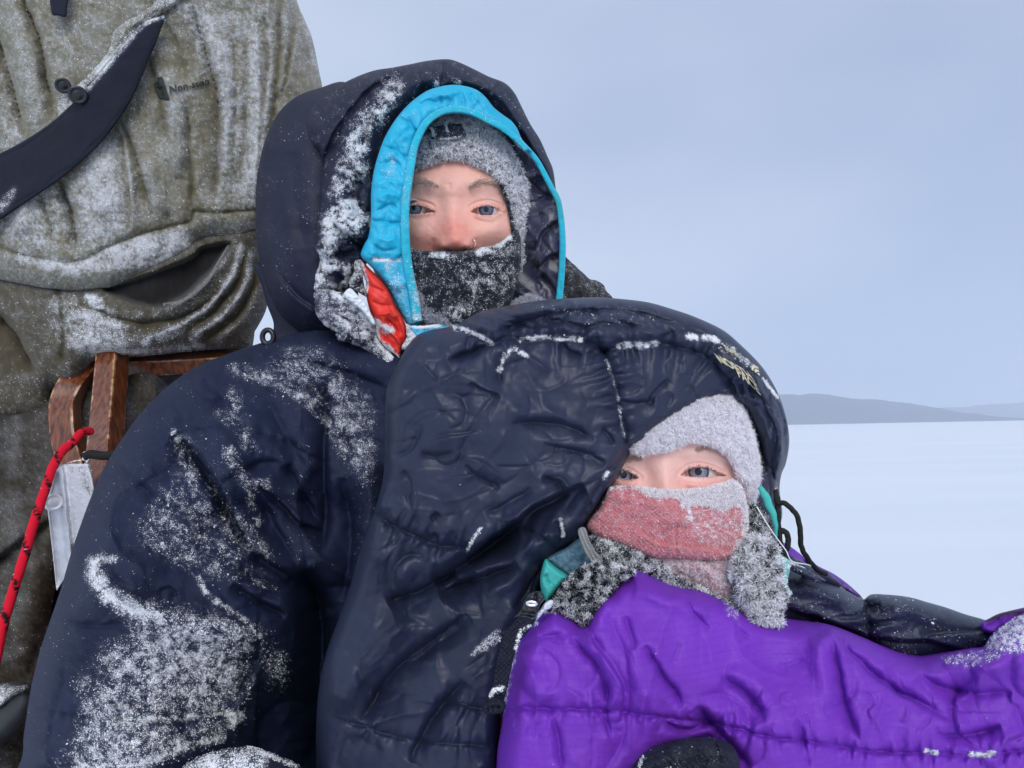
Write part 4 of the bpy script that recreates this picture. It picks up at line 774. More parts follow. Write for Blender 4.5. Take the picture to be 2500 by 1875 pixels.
# big navy outer hood: back bulk and frosted front rim
hood_back = O(700,192, 640,205, 600,245, 575,300, 560,350, 553,410, 552,480, 558,550, 572,610, 592,665, 620,700, 660,735, 710,765, 780,800, 850,850, 900,700, 820,500, 850,300, 1000,160, 1250,500, 1215,360, 1175,290, 1130,200, 1060,150, 960,130, 860,140, 770,162)
hb = X(780,215, 725,235, 680,275, 650,335, 633,400, 625,465, 624,545, 630,620, 645,690, 668,750, 700,792, 745,830, 800,862, 850,880, 890,860, 880,760, 862,600, 862,450, 870,330, 880,240, 840,200)
puff('outer_hood', hb, lambda u, v: .70 - .055 * np.exp(-((v - 560) / 330) ** 2) + 0 * u, R=110, T=.075, thick=.10, step=4, mat=M['navy_hood'], thing=wo_, label='smooth dark back of the hood',
     feats=[('v', B(240,560, 260,800, 300,1050), 3, 26), ('s', B(140,1150, 260,1300, 400,1390), 5, 16), ('n', 2., 130, 80, 2.4, 6), ('g', 1.2, 60)], frost=[('a', .05)], grit=(250, .0004), key='hoodback')
ring = B(325,300, 390,235, 470,200, 560,170, 640,152, 740,135, 830,118, 920,100, 1020,92, 1080,108, 1160,145, 1230,180, 1310,212, 1360,262, 1395,330, 1440,420, 1490,500, 1530,590, 1555,650, 1560,720, 1560,780, 1530,740, 1480,640, 1420,560, 1360,470, 1300,400, 1230,330, 1180,280, 1100,262, 1030,262, 960,270, 880,310, 800,380, 740,450, 700,530, 672,640, 660,760, 655,880, 640,990, 620,1060, 600,1110, 560,1150, 520,1240, 480,1275, 400,1275, 345,1262, 350,1180, 375,1100, 345,1030, 355,920, 372,800, 378,690, 400,580, 440,470, 390,420, 330,370)
ring = B(300,430, 340,330, 420,262, 520,200, 640,152, 740,135, 830,118, 920,100, 1020,92, 1080,108, 1160,145, 1230,180, 1310,212, 1360,262, 1395,330, 1440,420, 1490,500, 1530,590, 1555,650, 1568,740, 1572,800, 1530,740, 1480,640, 1420,560, 1360,470, 1300,400, 1230,330, 1180,290, 1100,275, 1030,275, 960,285, 880,325, 810,385, 750,460, 715,540, 690,640, 675,760, 668,880, 655,990, 635,1070, 610,1130, 560,1200, 520,1260, 470,1275, 400,1272, 345,1262, 352,1180, 372,1100, 345,1040, 345,930, 355,820, 362,700, 380,590, 330,520)
ring_f = [('s', B(345,1120, 350,960, 362,800, 370,680, 400,570, 460,440, 540,330, 640,230, 760,150), -5, 14), ('v', B(560,300, 650,230, 760,170), 4, 14), ('v', B(1000,95, 1010,150, 990,215), 5, 9), ('r', B(950,110, 940,180, 900,240), 3, 16), ('v', B(840,130, 740,240, 660,340, 610,450, 600,560), 6, 14), ('r', B(760,200, 660,320, 560,430, 520,560), 5, 26), ('v', B(1290,220, 1240,270), 4, 8), ('v', B(1350,270, 1330,330, 1300,360), 3, 9), ('r', B(1100,140, 1200,220, 1320,320, 1430,480), 4, 18),
          ('s', B(640,1010, 560,990, 480,950, 430,900), 7, 14), ('v', B(630,720, 580,730, 560,780, 590,850, 630,860), 7, 12), ('r', B(460,740, 490,830, 560,880), 5, 16), ('v', B(450,1060, 500,1080, 560,1060), 8, 14), ('v', B(380,1200, 450,1180, 520,1220), 8, 12), ('r', B(440,930, 400,1010, 400,1100), 5, 14), ('v', B(480,1000, 540,1010, 590,1040, 585,1100), 7, 12), ('r', B(490,1140, 515,1180, 500,1240), 4, 7), ('n', 4.2, 80, 110, 1.8, 9), ('k', 120, 1.4, 110, 50, 50, 6, 18)]
ring_frost = [('l', B(740,230, 690,330, 640,390, 590,430), 0.49, 22), ('p', B(520,460, 600,470, 610,580, 500,590), 0.61, 14), ('p', B(490,600, 600,590, 620,660, 560,740, 430,800, 440,700), 0.46, 18), ('p', B(400,880, 520,790, 610,890, 590,960, 540,980, 480,960, 420,1010, 385,960), 0.74, 14),
              ('l', B(520,920, 450,960, 410,1050, 395,1130, 370,1220), 0.74, 15), ('l', B(500,980, 560,930, 610,905), 0.67, 12), ('p', B(410,1060, 470,1120, 540,1130, 560,1200, 530,1150, 440,1170, 380,1250, 370,1180), 0.59, 9), ('l', B(500,1140, 520,1180, 505,1240), 0.74, 8), ('l', B(350,1255, 420,1240, 500,1270), 0.67, 8), ('a', .10), ('l', B(1060,200, 1080,210), .5, 6), ('l', B(960,215, 965,225), .6, 5)]
puff('outer_hood', ring, lambda u, v: .640 + .035 * np.clip((u - 900) / 400, 0, 1) - .028 * np.clip((v - 300) / 300, 0, 1) * np.clip((1000 - u) / 200, 0, 1), R=62, T=.045, thick=.06, step=3, mat=M['navy_hood'], thing=wo_, label='puffy frosted front rim of the hood', feats=ring_f, frost=ring_frost, fnoise=(22, .6), fsmall=.5, grit=(20000, .00042), key='ring')
# lapel hanging below the hood, red panel, tab
lap = L(285,455, 400,440, 520,470, 620,490, 700,540, 800,640, 860,720, 900,780, 905,860, 940,960, 1040,1060, 1130,1150, 1080,1260, 1040,1400, 1020,1440, 960,1280, 880,1150, 780,1050, 640,985, 530,950, 490,870, 400,810, 330,730, 288,640, 285,540)
puff('lapel', lap, lambda u, v: .600 + .02 * np.clip((v - 700) / 200, 0, 1), R=24, T=.018, thick=.03, step=2.4, mat=M['lining'], thing=wo_,
     feats=[('s', L(340,700, 520,720, 640,790, 700,860, 860,900), 5, 12), ('v', L(450,650, 600,740, 700,800), 3, 6), ('v', L(560,950, 700,1020, 860,1160, 960,1330), 3, 5), ('n', 4, 46, 40, 2, 3), ('g', 1.2, 12)],
     frost=[('a', .30), ('l', L(480,490, 620,560, 760,650, 840,760, 890,870, 960,1000, 1090,1150), .95, 9), ('p', L(340,620, 560,620, 800,780, 860,900, 1060,1180, 960,1180, 820,1010, 600,900, 380,700), .6, 14), ('l', L(380,790, 500,860, 560,950), .8, 5)], fnoise=(20, .6), grit=(11000, .00042), grit_mat=None)
puff('red_panel', L(748,140, 800,190, 880,270, 960,350, 1030,440, 1070,520, 1100,610, 1150,680, 1190,760, 1218,850, 1222,920, 1205,980, 1165,1050, 1150,1110, 1135,1140, 1090,1100, 1010,1040, 940,960, 905,880, 900,780, 850,680, 820,580, 800,460, 810,380, 775,280, 752,220), lambda u, v: .603 + .012 * np.clip((v - 700) / 200, 0, 1), R=22, T=.014, thick=.03, step=2, mat=M['red'], thing=wo_,
     feats=[('s', L(905,780, 1000,850, 1080,940, 1160,1060), -4.5, 8), ('r', L(900,700, 1000,680, 1060,650), 3, 6), ('v', L(1000,730, 1050,760, 1110,840, 1140,930), 4, 8), ('v', L(830,400, 920,440, 1020,480), 2, 7), ('v', L(1120,700, 1150,830, 1180,960, 1170,1010), 3.5, 7), ('v', L(860,560, 960,600, 1080,600), 2, 8), ('r', L(920,930, 1020,990, 1120,1090), 2.5, 8), ('v', L(960,880, 1060,1000, 1130,1120), 3, 5), ('n', 1.6, 30, 50, 2, 8)],
     frost=[('l', L(752,190, 785,290, 805,380, 800,460), 1.1, 4.5), ('l', L(900,770, 960,830, 1050,850), 1.1, 7), ('l', L(905,850, 930,930), 1.1, 5), ('l', L(1030,1000, 1080,1080), .9, 3), ('l', L(960,990, 1060,1080, 1130,1145), 1.1, 5)], fnoise=(12, .5), grit=(2600, .0005))
puff('lapel', L(690,170, 745,150, 765,250, 775,340, 800,470, 815,520, 740,480, 640,420, 650,340, 690,260), .606, R=8, T=.006, thick=.02, step=2.2, mat=M['black_knit'], thing=wo_, feats=[('n', 1.5, 20, 70, 2), ('g', .8, 6)], frost=[('a', .28)], grit=(800, .0004))
puff('snow_ridge', L(575,500, 640,430, 720,500, 800,580, 850,680, 900,780, 870,800, 760,660, 660,580), .597, R=6, T=.004, thick=.01, step=2.2, mat=M['snow'], thing=wo_, feats=[('g', 1.4, 8)], grit=None)
puff('lapel', L(1215,800, 1260,830, 1320,900, 1300,960, 1230,1030, 1170,1040, 1195,980, 1222,920), .598, R=7, T=.005, thick=.02, step=2.2, mat=M['black_knit'], thing=wo_, frost=[('a', .62)], grit=(1800, .0004))
puff('inner_hood', L(1215,800, 1250,812, 1380,815, 1540,800, 1620,830, 1500,900, 1340,930, 1290,890), .596, R=6, T=.005, thick=.012, step=2, mat=M['teal'], thing=wo_, frost=[('l', L(1215,800, 1380,815, 1540,805), 1., 5), ('a', .15)], grit=(900, .0004), feats=[('g', 1.2, 12)], label='loose light blue hem')
# parka: shoulder and sleeve on the left, front on the right
par_o = O(-120,2100, -60,1800, 38,1659, 52,1580, 68,1480, 88,1400, 112,1330, 132,1270, 152,1200, 172,1140, 196,1075, 225,1010, 262,950, 310,885, 370,828, 430,790, 490,765, 560,742, 630,722, 700,712, 800,720, 960,740, 1060,720, 1150,720, 1250,760, 1330,850, 1330,1300, 1330,1700, 1330,2150)
par_d = [(100, 1850, .50), (350, 1850, .44), (300, 1450, .47), (600, 1500, .47), (250, 1150, .55), (550, 1150, .50), (450, 950, .58), (700, 870, .62), (900, 950, .62), (760, 1250, .585), (820, 1550, .60), (780, 1850, .58), (1000, 1500, .60), (1300, 1000, .66), (1300,1500,.60)]
pf = [('s', O(380,935, 410,965, 450,1020, 490,1090, 530,1160, 580,1210, 640,1250), -16, 20), ('v', O(395,945, 430,985, 480,1060, 520,1130), 8, 9), ('r', O(420,990, 450,1080, 500,1160, 560,1200), 6, 22), ('v', O(700,800, 705,900, 700,1000, 705,1100, 695,1200), 9, 14), ('r', O(660,930, 665,1010, 640,1080), 5, 16), ('v', O(620,1000, 650,1060, 690,1130), 6, 12),
      ('s', O(700,1150, 640,1120, 590,1070, 540,1040), 7, 14), ('s', O(200,1220, 260,1270, 340,1310, 430,1330, 530,1350, 560,1380), 9, 20), ('v', O(210,1250, 250,1290, 310,1320), 5, 12), ('r', O(220,1240, 300,1310, 400,1360, 540,1370), 6, 30), ('v', O(660,1230, 690,1300, 700,1400, 690,1520, 690,1700), 30, 34), ('r', O(600,1280, 630,1380, 610,1500), 8, 30),
      ('v', O(500,1260, 560,1300, 620,1330), 6, 12), ('s', O(500,1540, 560,1430, 560,1350), 6, 16), ('v', O(140,1340, 210,1350, 280,1340), 4, 16), ('c', O(385,935, 480,925, 600,950, 700,1000), 1.6, 5), ('r', O(520,1170, 600,1215, 660,1220), 6, 18), ('c', O(80,1530, 200,1550, 340,1560, 480,1545), 1.6, 5), ('v', O(740,1030, 760,1150, 740,1300), 7, 18), ('r', O(790,960, 800,1100, 770,1250), 6, 22), ('s', O(510,800, 600,830, 720,880, 830,960), 4, 16), ('v', O(560,760, 700,790, 840,840), 4, 12),
      ('n', 5, 170, 60, 2.2, 3), ('n', 1.6, 60, 30, 2, 6), ('g', 1.5, 120)]
def parka_frost():
    return [('p', D(880,160, 1000,150, 1100,80, 1230,110, 1389,260, 1389,560, 1330,520, 1240,400, 1150,270, 1040,210), 0.45, 34), ('l', D(880,160, 960,180, 1060,205, 1180,290, 1260,400, 1340,510), 0.50, 13), ('l', D(885,250, 890,330, 930,420, 945,450), 0.50, 15), ('l', D(830,320, 860,350), 0.39, 12),
       ('l', D(865,470, 900,540, 950,590, 1000,590), 0.48, 13), ('l', D(940,590, 945,650, 975,735), 0.43, 10), ('l', D(660,398, 672,420), 1.02, 7), ('p', D(680,440, 740,500, 830,610, 950,760, 1010,850, 960,880, 1040,1000, 900,960, 760,920, 640,800, 560,700, 640,560), 0.42, 44), ('l', D(690,450, 720,560, 740,650, 800,740), 0.49, 22),
       ('p', D(560,680, 700,700, 820,880, 830,960, 720,930, 600,860, 520,780), 0.36, 26), ('l', D(750,940, 780,1000, 860,1060, 930,1110, 975,1160), 0.77, 6), ('l', D(365,890, 360,940, 420,1010, 500,1060, 600,1090), 0.81, 17), ('l', D(370,890, 430,870), 0.42, 8), ('p', D(560,1060, 740,1080, 960,1130, 970,1170, 940,1280, 870,1430, 700,1470, 560,1460, 420,1360, 380,1250, 480,1180), 0.49, 55),
       ('p', D(300,1330, 450,1330, 600,1480, 880,1450, 900,1480, 760,1560, 600,1650, 400,1720, 200,1720, 300,1500), 0.41, 40), ('l', D(480,1480, 700,1470, 900,1455, 870,1500), 0.85, 7), ('l', D(300,1650, 500,1650, 640,1600, 830,1540), 0.77, 9), ('l', D(1040,1250, 1050,1330), 0.28, 26), ('a', .07)]
puff('parka', par_o, par_d, R=95, T=.085, thick=.14, step=4, mat=M['navy'], thing=wo_, amp=2.3, ridge_frost=.10, feats=pf + [('k', 60, 1.2, 60, 40, 110, 9, 5, (100, 850, 950, 1875)), ('k', 26, 3.2, 55, 30, 300, 22, 6, (100, 900, 950, 1875)), ('k', 16, 2.5, -40, 25, 240, 18, 16, (100, 1100, 950, 1875)), ('v', O(250,1000, 300,1040, 340,1100), 3, 14), ('v', O(430,800, 470,860, 480,930), 3, 12)], frost=parka_frost(), fnoise=(30, .55), fsmall=.55, grit=(34000, .00040), key='parka')
puff('snow_trousers', O(380,1720, 390,1665, 420,1640, 470,1622, 530,1612, 580,1625, 640,1650, 700,1690, 740,1800, 700,2150, 300,2150), .43, R=30, T=.025, thick=.08, step=3.5, mat=M['fleece'], thing=wo_, feats=[('n', 2, 50, 20, 2)], frost=[('p', O(400,1640, 560,1615, 560,1680, 420,1720), .55, 12), ('l', O(540,1615, 640,1655), .8, 5)], grit=(4000, .00045))
# far shoulder behind the hood
puff('parka_shoulder', B(1560,1080, 1640,1110, 1690,1160, 1740,1200, 1800,1225, 1830,1270, 1870,1330, 1880,1500, 1500,1500), .74, R=12, T=.012, thick=.06, step=3, mat=M['bagblack'], thing=wo_, feats=[('n', 5, 40, 20, 1.6, 2), ('n', 2, 16, 100, 1.6, 2)], edge_noise=(5, 22), frost=[('a', .22)], grit=(500, .0005), label='crumpled dark far shoulder')
puff('hood_collar', X(628, 640, 640, 700, 652, 745, 668, 790, 664, 830, 672, 862, 740, 900, 860, 900, 860, 760, 760, 700), .715, R=14, T=.010, thick=.03, step=3, mat=M['navy_hood'], thing=wo_, feats=[('n', 3, 50, 60, 2)])
# drawcord loop under the hood
rx, ry = 13.5, 17; cx_, cy_ = A(1206,1517)[0]
tube('cord_loop', [(cx_ + rx * math.cos(a), cy_ + ry * math.sin(a), .655) for a in np.linspace(0, 2 * np.pi, 12, endpoint=False)], .0024, M['plastic'], wo_, closed=True, sub=5)

# ------------------------------------------------------------------ child leaning on the adult
ch = Thing('person', 'child under a large black hood, in a white hat, pink mask and purple coat', 'child', (.10, .50, .30))
ROLL = math.radians(-2)
def head_c(u, v):
    x = (u - 1640) / 275.; y = (v - 1165) / 330.; r = np.clip(np.abs(x) ** 2.3 + np.abs(y) ** 2.3, 0, 1)
    return .538 - .088 * np.sqrt(1 - r)
def body_c(u, v):
    hd = head_c(u, v); x = (u - 1640) / 140.; neck = .53 - .05 * np.sqrt(np.clip(1 - x * x, 0, 1)); tor = .53 - .07 * np.sqrt(np.clip(1 - ((u - 1650) / 480.) ** 2, 0, 1))
    s = np.clip((v - 1480) / 140, 0, 1); n2 = neck * (1 - s) + np.minimum(neck, tor) * s
    return np.where(v > 1350, np.minimum(hd, n2), hd)
cf = [('R', Fz(690,560, 700,650, 712,740, 720,800), (2, 10), (24, 22)), ('b', Fz(720,860)[0], 9, 22, 20), ('b', Fz(575,640)[0], -3, 16, 24), ('b', Fz(800,640)[0], -3, 15, 24),
      ('r', Fz(800,700, 900,725, 1000,722, 1080,695), 2.2, 8), ('r', Fz(380,700, 450,720, 530,700), 2.2, 8), ('v', Fz(800,690, 880,705, 990,705, 1060,690), .9, 3), ('b', Fz(980,800)[0], 6, 45, 32), ('b', Fz(460,800)[0], 6, 45, 32),
      ('r', Fz(800,540, 900,500, 1010,520, 1090,580), 1.6, 13), ('b', Fz(930,585)[0], -1.5, 40, 9), ('g', .35, 22)]
eC = [dict(up=Fz(798,664, 818,645, 845,626, 885,614, 930,614, 975,624, 1025,645, 1072,668), lo=Fz(798,664, 830,671, 880,676, 930,678, 985,675, 1030,670, 1072,668), c=Fz(915,640)[0], r=.0113, d=.4555, ir=.0058, cr=9),
      dict(up=Fz(330,655, 370,640, 420,632, 460,640, 500,660, 532,682), lo=Fz(330,655, 380,682, 430,692, 470,692, 505,688, 532,682), c=Fz(405,655)[0], r=.0113, d=.4555, ir=.0058, cr=8)]
def skin_tint_c(U, V, c):
    m = region(U, V, [('R', Fz(800,715, 900,735, 1040,715), .5, 10), ('R', Fz(360,715, 500,725), .5, 10), ('R', Fz(800,655, 900,600, 1000,620, 1080,670), .30, 5), ('R', Fz(640,700, 760,700), .18, 40)])
    c[..., :3] = np.array([.78, .28, .25]); c[..., 3] = np.clip(m * (1 + .3 * fbm(U / 14, V / 14, 3)), 0, .7); return c
cb = X(1640, 860, 1740, 890, 1800, 960, 1828, 1080, 1828, 1220, 1800, 1340, 1760, 1420, 1730, 1490, 1760, 1560, 1950, 1640, 2050, 1800, 2050, 2300, 1200, 2300, 1200, 1800, 1280, 1620, 1480, 1540, 1520, 1480, 1500, 1400, 1430, 1320, 1385, 1200, 1385, 1060, 1440, 930, 1530, 860)
mat('skin_child', (.82, .53, .46), .5, grain=900, bump=.2, var=.05, spec=.4, sss=.25, vscale=40, fine=1500)
puff('body', cb, body_c, R=28, T=.02, thick=.14, step=2.2, mat=M['skin_child'], thing=ch, feats=cf, amp=1., post=eyes('c', eC, .8), tint=skin_tint_c, key='cbody')
for e, lk in zip(eC, ((Fz(905,642)[0]), (Fz(440,662)[0]))): eyeball('eye', e, ch, None, (.20, .23, .30), lk)
for pts_, a0 in ((Fz(880,505, 950,492, 1020,510, 1090,560), .1), (Fz(560,560, 500,560, 440,580), math.pi)):
    hairs('eyebrow', 'cbody', along(pts_, 9), 260, 11, .9, ((.42, .26, .19), (.55, .38, .30), .4), M['hair'], ch, None, lambda u, v, a0=a0: np.full(u.shape, a0 + .2), spread=.35)
for e in eC:
    hairs('eyelashes', 'cbody', along(e['up'][1:], 2.5), 70, 8, 1.1, ((.10, .06, .05), (.85, .85, .9), .5), M['hair'], ch, None, lambda u, v, e=e: -.15 - (1 - (u - e['c'][0] + 30) / 90.) * 1.5, lift=.0014, spread=.3)
    hairs('eyelashes', 'cbody', along(e['lo'][2:], 2.), 26, 4, .9, ((.30, .18, .15), (.85, .85, .9), .5), M['hair'], ch, None, lambda u, v: np.full(u.shape, .6), lift=.0008, spread=.4)
# white frosted hat
ch_hat = Fz(470,500, 540,420, 640,330, 780,240, 900,170, 1000,140, 1100,150, 1180,215, 1215,300, 1252,410, 1282,520, 1297,620, 1290,720, 1270,800, 1255,862, 1222,872, 1200,800, 1175,730, 1146,690, 1132,630, 1100,575, 1050,525, 990,490, 920,468, 845,470, 770,498, 700,520, 620,530, 540,540)
puff('hat', ch_hat, lambda u, v: head_c(u, v) - .011, R=16, T=.010, thick=.03, step=2.4, mat=M['hatwhite'], thing=ch, feats=[('g', 2., 20), ('g', .8, 8)], edge_noise=(3, 14),
     fur=[dict(n=30000, len=.0034, wid=.00042, lift=.6, curl=1., c0=(.76, .71, .80), c1=(.98, .96, .99), a=2.2, b=.8, bias=lambda U, V: .4 * fbm(U / 12, V / 12, 3))], tint=lambda U, V, c: np.concatenate([np.broadcast_to([.85, .82, .88], U.shape + (3,)), np.ones(U.shape + (1,))], -1), key='chat')
# pink mask
def pk_d(u, v):
    x = (u - 1640) / 235.; y = (v - 1290) / 240.; b = np.exp(-((u - 1650) / 55) ** 2 - ((v - 1270) / 60) ** 2)
    return .455 - .022 * np.sqrt(np.clip(1.2 - np.abs(x) ** 2.2 - .5 * np.abs(y) ** 2.2, .02, 2)) - .007 * b
pk = Fz(345,745, 400,732, 480,732, 560,742, 640,750, 740,758, 850,752, 950,742, 1050,715, 1120,695, 1165,720, 1190,780, 1212,870, 1216,960, 1205,1060, 1180,1130, 1140,1175, 1090,1196, 1000,1200, 900,1196, 780,1190, 660,1188, 560,1160, 460,1115, 360,1075, 270,1040, 225,1005, 212,975, 245,925, 290,870, 325,800)
def pk_tint(U, V, c):
    c[..., :3] = np.array([.30, .055, .06]); c[..., 3] = np.clip(region(U, V, [('p', Fz(560,960, 900,1010, 1100,1120, 1000,1190, 640,1170, 520,1080), .32, 20)]), 0, 1) * 0; return c
puff('mask', pk, pk_d, R=14, T=.010, thick=.02, step=2.3, mat=M['pink'], thing=ch, feats=[('V', Fz(798,770, 790,880, 770,980, 765,1100, 775,1190), .8, 3), ('s', Fz(500,1010, 640,1080, 800,1110, 960,1130, 1100,1150), 2.2, 9), ('v', Fz(640,1060, 760,990, 860,1010), 1.5, 12), ('r', Fz(350,790, 560,830, 760,860), 1.4, 12), ('n', 1.2, 60, 15, 2), ('g', 1., 40), ('v', Fz(1170,800, 1190,900, 1180,1040), 1.2, 6)],
     frost=[('p', Fz(470,728, 640,745, 850,745, 1050,705, 1130,690, 1190,760, 1215,860, 1190,880, 1130,850, 1060,880, 940,850, 840,850, 760,800, 640,800, 560,770), 1.15, 7), ('l', Fz(360,745, 440,735), .9, 5), ('l', Fz(1195,800, 1215,920, 1205,1050, 1150,1160), .85, 13), ('l', Fz(800,850, 845,880, 865,950), .9, 4), ('a', .17), ('p', Fz(800,880, 1190,860, 1200,1100, 1060,1150, 860,1050), .34, 25)],
     fnoise=(14, .5), grit=(16000, .00032), fur=[dict(n=11000, len=.0028, wid=.0005, lift=.6, curl=1., c0=(.86, .72, .76), c1=(.97, .96, .98), a=2, b=.8, w=lambda U, V: region(U, V, [('p', Fz(470,728, 640,745, 850,745, 1050,705, 1130,690, 1190,760, 1215,860, 1190,880, 1130,850, 1060,880, 940,850, 840,850, 760,800, 640,800, 560,770), 1., 6), ('l', Fz(1195,800, 1215,920, 1205,1050, 1150,1160), .7, 9)]) ** 2),
          dict(n=2600, len=.0035, wid=.00028, lift=.3, curl=1., c0=(.6, .25, .28), c1=(.85, .7, .75), a=1.2, b=1.4)], key='mask')
puff('mask', Fz(620,1180, 700,1172, 800,1172, 900,1196, 980,1198, 1060,1185, 1120,1195, 1132,1225, 1100,1262, 1085,1290, 1110,1350, 1132,1410, 1128,1450, 1100,1470, 1020,1440, 900,1380, 800,1320, 700,1240), .437, R=10, T=.007, thick=.02, step=2.4, mat=M['pinkfluff'], thing=ch, feats=[('v', Fz(700,1230, 850,1290, 1000,1400, 1080,1450), 3, 9), ('r', Fz(820,1220, 960,1260, 1060,1340, 1100,1420), 3, 12), ('g', 1.6, 12)],
     fur=[dict(n=12000, len=.0030, wid=.0004, lift=.6, curl=1., c0=(.62, .22, .24), c1=(.96, .93, .96), a=2.2, b=.7, bias=lambda U, V: .8 * fbm(U / 14, V / 14, 3))], label='frosted fleecy lower edge of the mask')
# dark fleece collar with snow
clump = lambda U, V, b: np.clip(.5 + b + 2.6 * fbm(U / 16, V / 13, 3), 0, 1)
def clump_tint(b, dk=(.010, .011, .022), lt=(.90, .92, .96)):
    return lambda U, V, c: np.concatenate([np.array(dk) + (np.array(lt) - np.array(dk)) * clump(U, V, b)[..., None], np.ones(U.shape + (1,))], -1)
flc = lambda n, b=0., sc_=1.: dict(n=n, len=.0036 * sc_, wid=.0006, lift=.6, curl=1., c0=(.010, .011, .022), c1=(.95, .96, .98), a=1.5, b=1.5, bias=lambda U, V: (clump(U, V, b) - .5) * 1.3)
puff('fleece_collar', Fz(235,1050, 300,1065, 400,1095, 500,1130, 570,1165, 640,1195, 700,1230, 780,1300, 880,1345, 1000,1395, 1110,1450, 1220,1510, 1300,1560, 1150,1560, 900,1440, 700,1340, 560,1270, 440,1235, 340,1210, 270,1150), .433, R=11, T=.008, thick=.02, step=2.4, mat=M['fleece'], thing=ch, feats=[('g', 1.5, 10)], tint=clump_tint(.10), fur=[flc(13000, .10)], key='cfl1')
puff('fleece_collar', Fz(1115,1200, 1150,1150, 1210,1095, 1240,1040, 1310,1040, 1370,1075, 1400,1150, 1425,1260, 1445,1370, 1450,1450, 1420,1510, 1420,1600, 1250,1600, 1200,1520, 1150,1450, 1130,1380, 1120,1290), .425, R=22, T=.016, thick=.03, step=2.4, mat=M['fleece'], thing=ch, feats=[('s', Fz(1150,1200, 1200,1300, 1230,1450), 4, 9), ('g', 2.4, 16), ('v', Fz(1350,1120, 1330,1250, 1360,1400), 3, 9)], tint=clump_tint(.42), fur=[flc(24000, .42, 1.3)], frost=[('p', Fz(1250,1050, 1340,1060, 1400,1200, 1420,1400, 1300,1500, 1240,1300), .9, 16)], grit=(3000, .0004), edge_noise=(3, 12), key='cfl2')
puff('fleece_collar', Fz(1215,850, 1270,850, 1320,900, 1360,960, 1390,1050, 1380,1110, 1300,1080, 1230,1060, 1200,1080, 1215,960), .452, R=9, T=.006, thick=.02, step=2.4, mat=M['fleece'], thing=ch, feats=[('g', 1.5, 10)], tint=clump_tint(-.1), fur=[flc(3500, -.1)], frost=[('p', Fz(1220,920, 1260,900, 1300,960, 1330,990, 1310,1040, 1230,1030), 1.1, 6)], key='cfl3')
puff('fleece_collar', Fz(-40,1500, 0,1450, 30,1390, 65,1335, 110,1285, 160,1245, 220,1215, 300,1195, 380,1205, 460,1240, 520,1270, 440,1320, 380,1390, 320,1470, 270,1540, 210,1600, 120,1560, 40,1520), .408, R=16, T=.010, thick=.02, step=2.4, mat=M['fleece'], thing=ch, feats=[('g', 1.6, 12)], fur=[dict(n=15000, len=.0026, wid=.00045, lift=.5, curl=1., c0=(.008, .009, .016), c1=(.92, .93, .96), a=.8, b=2., bias=lambda U, V: (clump(U, V, -.25) - .4) * 1.2 + .3 * region(U, V, [('l', Fz(300,1200, 460,1250), 1, 14), ('l', Fz(320,1470, 210,1590, 60,1530), 1, 9)]))], key='cfl4')
# purple coat
pur = X(1196, 2250, 1205, 1950) + O(1072,1659, 1076,1610, 1085,1560, 1092,1500, 1100,1440, 1108,1400, 1125,1365, 1150,1335, 1180,1312, 1200,1306, 1222,1318, 1245,1333, 1262,1345, 1275,1310, 1300,1275, 1325,1248, 1350,1234) + Fz(395,1222, 470,1222, 560,1245, 640,1285, 720,1325, 800,1350, 900,1365, 1000,1400, 1090,1440, 1180,1490, 1280,1530, 1400,1548, 1520,1565, 1659,1582) + G(1300,342, 1440,370, 1550,412, 1650,455, 1720,480, 1790,492, 1860,482, 1930,470, 2000,458, 2050,450, 2075,410, 2120,370, 2200,320, 2400,240, 2500,400, 2500,1000, 2500,1300) 
pur_d = [(1200, 1850, .395), (1300, 1500, .400), (1550, 1400, .418), (1550, 1650, .375), (1900, 1560, .425), (1900, 1800, .375), (2300, 1600, .43), (2300, 1850, .39), (2550, 1480, .42), (1400, 1850, .375)]
